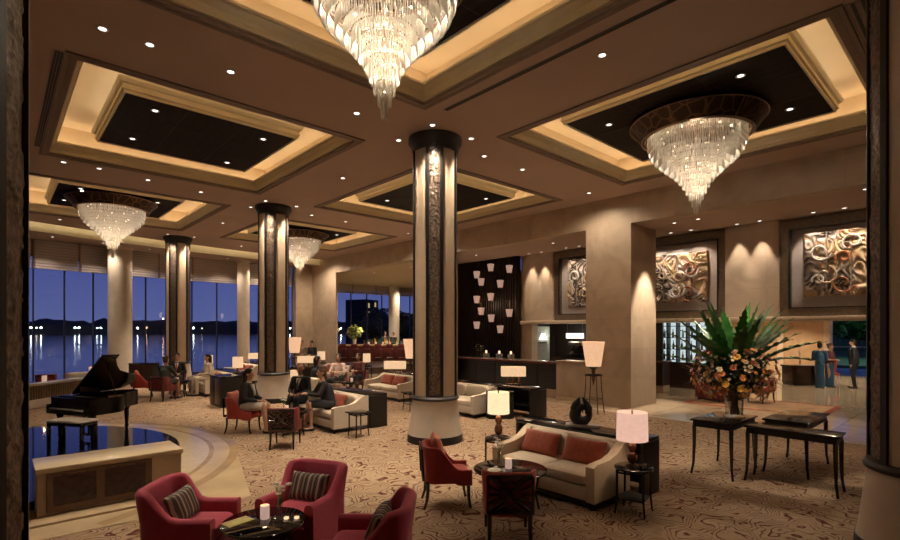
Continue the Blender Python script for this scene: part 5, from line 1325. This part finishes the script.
for k in range(230):
    a = rnd.uniform(0, 2 * PI); el = rnd.uniform(-.95, .95); q = rnd.uniform(.8, 1.04); p = Vector((.62 * q * math.cos(a) * math.cos(el), .58 * q * math.sin(a) * math.cos(el), .68 + .46 * q * math.sin(el)))
    i = rnd.choice((0, 1, 1, 1, 2, 3, 4)); M = Matrix.Translation(p) @ Vector((p.x, p.y, (p.z - .5) * 1.2)).normalized().to_track_quat('Z', 'Y').to_matrix().to_4x4() @ Matrix.Scale(rnd.uniform(.5, .85), 4)
    xb[i].add([v.co for v in bms[i].vertices], [list(f.vertices) for f in bms[i].polygons], M)
for i, b_ in enumerate(xb):
    if b_.v: o = b_.build('filler_blossoms', bms[i].materials[0], t, 60); o['kind'] = 'stuff'
tw = MB()
for k in range(34):
    a = rnd.uniform(0, 2 * PI); L_ = rnd.uniform(.62, .85); tw.tube([(0, 0, .4), (.3 * math.cos(a), .3 * math.sin(a), .62), (L_ * math.cos(a + .1), L_ * math.sin(a + .1), rnd.uniform(.4, .85))], [.006, .005, .003], 4)
tw.build('twigs', mat('twig_brown', (.16, .07, .035), .7), t)

# lamp before the big pier
stand_lamp('large tapered glowing floor lamp on an iron stand before the big stone pier', (*cpos(3.73, 13.0), 0), .15, 1.2, 1.85, .19, .285, 30)

# ------------------------------------------------------------------ bar counter, wine wall with lanterns
t = thing('bar_counter', 'long bar counter with dark mesh front and red-edged top below the lantern wall', 'bar counter', (13.35, 12.7, 0))
box(-.10, .40, -3.4, 3.3, 0, .24, .004).build('base', wallstone, t, 0); box(-.05, .40, -3.4, 3.3, .24, 1.07).build('body', black_sat, t, 0)
box(-.32, .44, -3.43, 3.35, 1.07, 1.135, .012).build('top', mat('bar_top_stone', (.20, .15, .13), .12, var=.2), t); box(-.335, -.315, -3.43, 3.35, 1.065, 1.12, .005).build('edge_strip', wood_red, t)
mesh_front = stripes('woven_dark_mesh', [(.012, .014, .014), (.05, .055, .055)], 16, 'Z', .4)
for k in range(7): y = -3.38 + 6.65 * k / 7; box(-.075, -.05, y + .03, y + 6.65 / 7 - .03, .28, 1.04).build('front_panel', mesh_front, t, 0); box(-.09, -.05, y - .02, y + .02, .24, 1.06).build('upright', wood_dark, t, 0)
t = thing('service_counter', 'pale stone counter block with flat top between the bar and the big pier', 'counter', (13.15, 8.7, 0))
box(-.28, .3, -.52, .53, 0, 1.17, .004).build('body', wallstone, t); box(-.31, .33, -.52, .53, 1.17, 1.21, .006).build('top', mat('counter_cap', (.5, .38, .26), .3), t); box(-.30, .31, -.52, .53, 0, .10).build('skirting', mat('counter_skirting', (.58, .46, .32), .3), t)
o = MB(); o.box(15.25, 15.45, 12.78, 16.2, 0, LOB)
for k in range(26): y = 12.8 + 3.36 * k / 26; o.box(15.19, 15.25, y + .01, y + .055, 0, LOB)
struct(o.build('wall_slats', mat('dark_slats', (.020, .013, .010), .4, var=.3), None, 0))
def lantern(y, z):
    t = thing('wall_lantern', 'small tapered lantern glowing on the dark slatted wall above the bar', 'lantern', (15.0, y, z), 0, 'lanterns on the dark slatted wall')
    a, b, h = .065, .10, .30; mb = MB(); vs = [(-a, -a, 0), (a, -a, 0), (a, a, 0), (-a, a, 0), (-b, -b, h), (b, -b, h), (b, b, h), (-b, b, h)]
    mb.add(vs, [(0, 1, 5, 4), (1, 2, 6, 5), (2, 3, 7, 6), (3, 0, 4, 7)]); mb.build('shade', lantern_shade, t, 0)
    box(.12, .16, -.05, .10, -.02, h).build('back_plate', wood_red, t, 0); box(-a, a, -a, a, -.012, .004).build('bottom_plate', bronze, t); MB().tube([(0, 0, h - .02), (0, 0, h + .35), (.19, 0, h + .35)], .007, 5).build('bracket', bronze, t)
    MB().ball((0, 0, h * .5), .03).build('bulb', candle_lit, t)
for y, z in ((14.78, 4.32), (14.52, 4.0), (13.98, 4.55), (13.46, 3.85), (12.98, 4.40), (14.78, 3.28), (13.98, 3.35), (14.52, 2.78), (13.95, 2.48), (13.46, 2.03), (12.98, 2.67), (14.78, 2.2)): lantern(y, z)
for x, y, e in ((14.6, 13.0, 10), (14.6, 14.4, 10)): light('POINT', (x, y, 3.2), e, (1, .66, .4), radius=.2)
for i, (y, h) in enumerate(((12.95, .16), (12.3, .16), (11.75, .16))):
    t = thing('bar_candle_pot', 'grey square pot with a small white candle on the bar counter', 'candle pot', (13.55, y - .1, 1.135), 0, 'candle pots on the bar counter'); box(-.09, .09, -.09, .09, 0, h, .008).build('pot', mat('grey_pot', (.28, .25, .22), .5), t); MB().lathe([(.035, h), (.035, h + .10)], 14).build('candle', candle_lit, t)
for i, (y, hh) in enumerate(((13.1, .26), (13.35, .3))): bud_vase('pale flower arrangement on the bar counter before the lantern wall', (13.55, y, 1.135), 21 + i, .18, hh, cream_cloth, 'pale flowers on the bar counter')
t = thing('stone_post', 'pale narrow stone post at the right end of the lantern wall', 'post', (15.55, 12.3, 0)); box(-.18, .18, -.14, .14, 0, 2.38).build('shaft', wallstone, t); box(-.2, .2, -.16, .15, 0, .1).build('foot', wallstone, t)
# service recess seen between the post and the pier
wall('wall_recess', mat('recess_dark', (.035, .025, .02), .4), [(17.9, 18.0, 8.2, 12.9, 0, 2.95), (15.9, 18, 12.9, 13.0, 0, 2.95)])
t = thing('wall_display', 'grey-green lit wall niche panel with a small white shaded lamp beside the stone post', 'panel', (16.55, 12.55, 0), facec(0, -1)); box(-.29, .29, -.03, .03, .0, 2.3).build('panel', mat('grey_green_panel', (.30, .34, .31), .5), t); MB().lathe([(.17, 1.75), (.06, 2.02)], 24, (0, .16), caps=False).build('lamp_shade', white_lit, t); box(-.15, .15, .03, .2, 1.62, 1.66).build('shelf', wood_dark, t)
light('POINT', (16.4, 12.2, 1.9), 8, (1, .9, .75), radius=.1)
t = thing('hanging_lamp', 'wide white rectangular hanging lamp in the dark service recess', 'lamp', (17.0, 11.3, 1.82), facec(0, 1)); box(-.32, .32, -.12, .12, 0, .2).build('shade', white_lit, t)
for x in (-.3, .3): MB().tube([(x, 0, .2), (x, 0, 1.03)], .006, 5).build('rod', steel, t)
light('POINT', (16.8, 11.2, 1.75), 20, (1, .85, .65), radius=.2)
t = thing('back_counter', 'dark back counter in the service recess', 'counter', (16.6, 10.4, 0)); box(-.35, .35, -1.7, 1.5, 0, 1.1, .005).build('body', wood_dark, t); box(-.37, .37, -1.72, 1.52, 1.1, 1.14, .005).build('top', black_top, t)
for i, (y, lab) in enumerate(((10.9, 'black coffee machine standing left in the service recess'), (10.35, 'black coffee machine with brass top in the service recess'))):
    t = thing('coffee_machine', lab, 'coffee machine', (16.5, y, 1.14)); box(-.22, .22, -.24, .24, 0, .12, .02).build('base', black_sat, t); box(-.02, .22, -.24, .24, .12, .42, .02).build('body', black_sat, t); box(-.22, .22, -.25, .25, .42, .55, .03).build('hood', steel if not i else gold, t)
    for q in (-.1, .1): MB().tube([(-.12, q, .36), (-.22, q, .35)], .02, 6).build('spout', steel, t)
    MB().lathe([(.04, .12), (.045, .2)], 12, (-.13, .08)).build('cup', white_cloth, t)

# back bar right of the pier
t = thing('back_bar', 'backlit glass shelf unit with bottles right of the big pier', 'shelf unit', (18.9, 8.1, 0), face(-1, 0))
box(-1.1, 1.1, -.25, -.22, .95, 2.75).build('back_panel', cool_lit, t, 0)
for k in range(7): x = -1.08 + .36 * k; box(x - .025, x + .025, -.22, .06, .95, 2.75).build('upright', black_sat, t, 0)
for z in (1.02, 1.42, 1.85, 2.28): box(-1.1, 1.1, -.22, .06, z, z + .025).build('shelf', glass_dark, t, 0)
box(-1.12, 1.12, -.25, .10, 0, .95).build('cupboard', wood_dark, t, 0)
bmats = [mat('bottle_green', (.02, .07, .03), .1), mat('bottle_brown', (.09, .035, .01), .1), mat('bottle_clear', (.35, .4, .38), .08), mat('bottle_amber', (.4, .2, .03), .1)]
bme = [MB().lathe([(.036, 0), (.038, .01), (.038, .17), (.014, .22), (.013, .29), (.016, .29), (.016, .31)], 14).mesh('bottle', b) for b in bmats]
rnd = random.Random(5)
for z in (1.045, 1.445, 1.875):
    for k in range(11):
        y = 7.25 + .17 * k + rnd.uniform(-.02, .02); o = bpy.data.objects.new('bottle', rnd.choice(bme)); COL.objects.link(o); o.location = (18.95, y, z); tag(o, 'bottle on the backlit bar shelf right of the big pier', 'bottle', 'bottles on the back bar')
t = thing('slatted_bar', 'dark bar counter with slatted front below the backlit bottles', 'bar counter', (17.3, 9.0, 0), face(-1, 0)); box(-1.2, .7, -.3, .25, .22, 1.02).build('body', wood_dark, t, 0); box(-1.25, .72, -.36, .34, 1.02, 1.08, .01).build('top', mat('bar_top_stone2', (.24, .15, .11), .12), t); box(-1.2, .7, -.28, .22, 0, .22).build('base', wallstone, t, 0)
for k in range(9): x = -1.15 + .2 * k; box(x, x + .1, .25, .27, .28, .98).build('front_slat', black_sat, t, 0)
light('POINT', (18.3, 8.2, 2.6), 12, (.85, .95, 1), radius=.2)

# ------------------------------------------------------------------ lobby: rug, seats, desk, people
o = MB(); o.box(15.05, 17.45, 2.9, 6.3, .0, .014); tag(o.build('lobby_rug', mat('lobby_rug', (.42, .25, .13), .95, var=.25, scale=3), None, 0), 'tan rug with dark red border on the marble lobby floor', 'rug')
o = bpy.data.objects['lobby_rug']; mb = MB()
for a in ((15.05, 15.2, 2.9, 6.3), (17.3, 17.45, 2.9, 6.3), (15.2, 17.3, 2.9, 3.05), (15.2, 17.3, 6.15, 6.3)): mb.box(*a, .013, .0155)
mb.build('border', mat('rug_border', (.26, .05, .025), .95, var=.2), o, 0)
s = sofa('dark maroon sofa on the lobby rug behind the flowers', (16.3, 5.7, .014), face(.3, .95), 1.1); s['group'] = 'lobby seats'
for c in s.children: c.data = c.data.copy(); c.data.materials[0] = darkred if c.name.split('.')[0] not in ('plinth', 'leg') else black_sat
lattice_chair('black-legged chair with salmon seat right of the flowers', (16.75, 4.72, .014), face(-.9, .3), salmon, False)
t = thing('reception_desk', 'dark wood concierge desk standing on the marble near the garden entrance', 'desk', (23.6, 5.3, 0), facec(0, -1))
box(-.78, .55, -.35, .35, .70, .76, .006).build('top', wood_dark, t); box(-.75, .5, -.32, .32, .04, .70, .006).build('body', wood_dark, t); box(-.74, .48, -.30, .30, 0, .04).build('plinth', black_sat, t)
bud_vase('white orchid in a vase on the concierge desk', (23.62, 5.3, .76), 31, .16, .42, white_cloth)
drum_lamp('white lamp glowing behind the flower leaves in the lobby', (21.5, 7.0, .75), white_lit, .75, .22, .3, 14); side_table('side table under the white lobby lamp', (21.5, 7.0, 0), 0, .75, .45)
t = thing('red_chair', 'red upholstered chair with thin legs behind the man in black', 'chair', (*cpos(14.75, 19.3), 0), facec(-.4, -1)); box(-.2, .2, -.2, .2, .42, .50, .03).build('seat', redorange, t); box(-.2, .2, -.22, -.15, .5, 1.0, .03).build('backrest', redorange, t)
for x in (-.17, .17):
    for y in (-.17, .17): MB().tube([(x, y, .42), (x * 1.1, y * 1.15, 0)], .012, 6).build('leg', steel, t)
person('woman in long teal gown with hair bun, left of the three standing people', (*cpos(13.72, 18.55), 0), facec(.55, .6), 'stand', .96, .44, 0, teal_cloth, 'gown', teal_cloth, 'bun', hair_blk, skin, None, None, 'clasp')
person('woman in long teal gown with maroon top, middle of the three standing people', (*cpos(14.35, 18.9), 0), facec(.5, -.9), 'stand', .94, .44, 0, brownish, 'gown', teal_cloth, 'bun', hair_brn, skin2, None, None, 'clasp')
person('man in black suit standing with his back to us facing the two women', (*cpos(14.95, 18.5), 0), facec(-.75, .65), 'stand', 1.04, .44, 0, suit_blk, 'trousers', suit_blk, 'short', hair_blk, skin, white_cloth, None, 'side')

# ------------------------------------------------------------------ far bar beyond the beam
BZ = .30
struct(box(13.5, 23.9, 20.6, 27.7, 0, BZ).build('floor_bar', wood_dark, None, 0))
t = thing('far_bar', 'long red-brown bar with glowing pale top by the far windows', 'bar counter', (16.9, 25.0, BZ), facec(0, -1))
Lb = 6.6
box(-Lb / 2, Lb / 2, -.3, .3, .0, .95).build('body', wood_red, t, 0); box(-Lb / 2 - .05, Lb / 2 + .05, -.36, .36, .95, 1.0, .008).build('top', mat('onyx_top', (.75, .62, .36), .15), t); box(-Lb / 2, Lb / 2, .30, .34, .90, .945).build('painted_glow_strip', mat('painted_top_glow', (.7, .5, .2), .4), t)  # the strip is only coloured to suggest a glow beneath the top
for k in range(11): x = -Lb / 2 + .3 + k * .6; box(x - .22, x + .22, .3, .325, .12, .80, .004).build('front_panel', darkred, t)
rnd = random.Random(9)
bme2 = [MB().lathe([(.05, 0), (.05, .18), (.02, .24), (.02, .32)], 10).mesh('bottle', b) for b in bmats]
for k in range(26):
    o = bpy.data.objects.new('bottle', rnd.choice(bme2)); COL.objects.link(o); o.location = at(t, -Lb / 2 + .3 + k * .15, rnd.uniform(-.22, .1), 1.0); tag(o, 'bottle on the glowing far bar top', 'bottle', 'bottles on the far bar')
for k in range(9): tt = candle('small glowing light on the far bar top', at(t, -Lb / 2 + .4 + k * .42, .22, 1.0), .05, .14, 'lights on the far bar')
for k in range(3): light('POINT', at(t, -2.2 + 1.6 * k, 0, 1.9), 14, (1, .75, .4), radius=.1)
q = at(t, 1.35, -.05, 1.0); t2 = thing('potted_palm', 'leafy pale-lit plant in a white vase on the far bar', 'plant', q); MB().lathe([(.09, 0), (.13, .3), (.12, .3), (.02, .28)], 18).build('vase', white_cloth, t2); foliage('l', .72, (.5, .5, .42), leaf_mat, 77, 260, .13).build('leaves', mat('pale_leaf', (.25, .28, .08), .6, var=.4, scale=9), t2, 0); MB().tube([(0, 0, .25), (0, 0, .8)], .02, 6).build('stem', wood_dark, t2)
def stool(p, rz, lab='red bar stool in front of the far bar'):
    t = thing('bar_stool', lab, 'stool', p, rz, 'red bar stools'); MB().puff(0, 0, .74, .19, .19, .05, .5, .6, 18, 8).build('seat', darkred, t); box(-.19, .19, -.20, -.16, .78, 1.05, .02).build('backrest', darkred, t)
    for x in (-.15, .15):
        for y in (-.15, .15): MB().tube([(x, y, .71), (x * 1.15, y * 1.15, 0)], .014, 6).build('leg', wood_dark, t)
    mb = MB(); mb.tube([(-.165, -.165, .25), (.165, -.165, .25), (.165, .165, .25), (-.165, .165, .25)], .01, 5, closed=True); mb.build('foot_ring', steel, t); return t
st0 = stool(at(t, -2.9, .75, 0), t.rotation_euler.z + PI)
for k in range(1, 9): dup(st0, at(t, -2.9 + .68 * k, .75, 0))
person('bartender in dark clothes behind the far bar, left of the two', (*cpos(-4.0, 30.8), BZ), facec(.3, -1), 'stand', 1.0, .44, 0, suit_navy, 'trousers', suit_navy, 'short', hair_blk, skin2, None, None, 'clasp')
person('bartender in dark clothes behind the far bar, right of the two', (*cpos(-3.5, 30.8), BZ), facec(-.3, -1), 'stand', .98, .44, 0, suit_blk, 'trousers', suit_blk, 'short', hair_blk, skin, None, None, 'clasp')
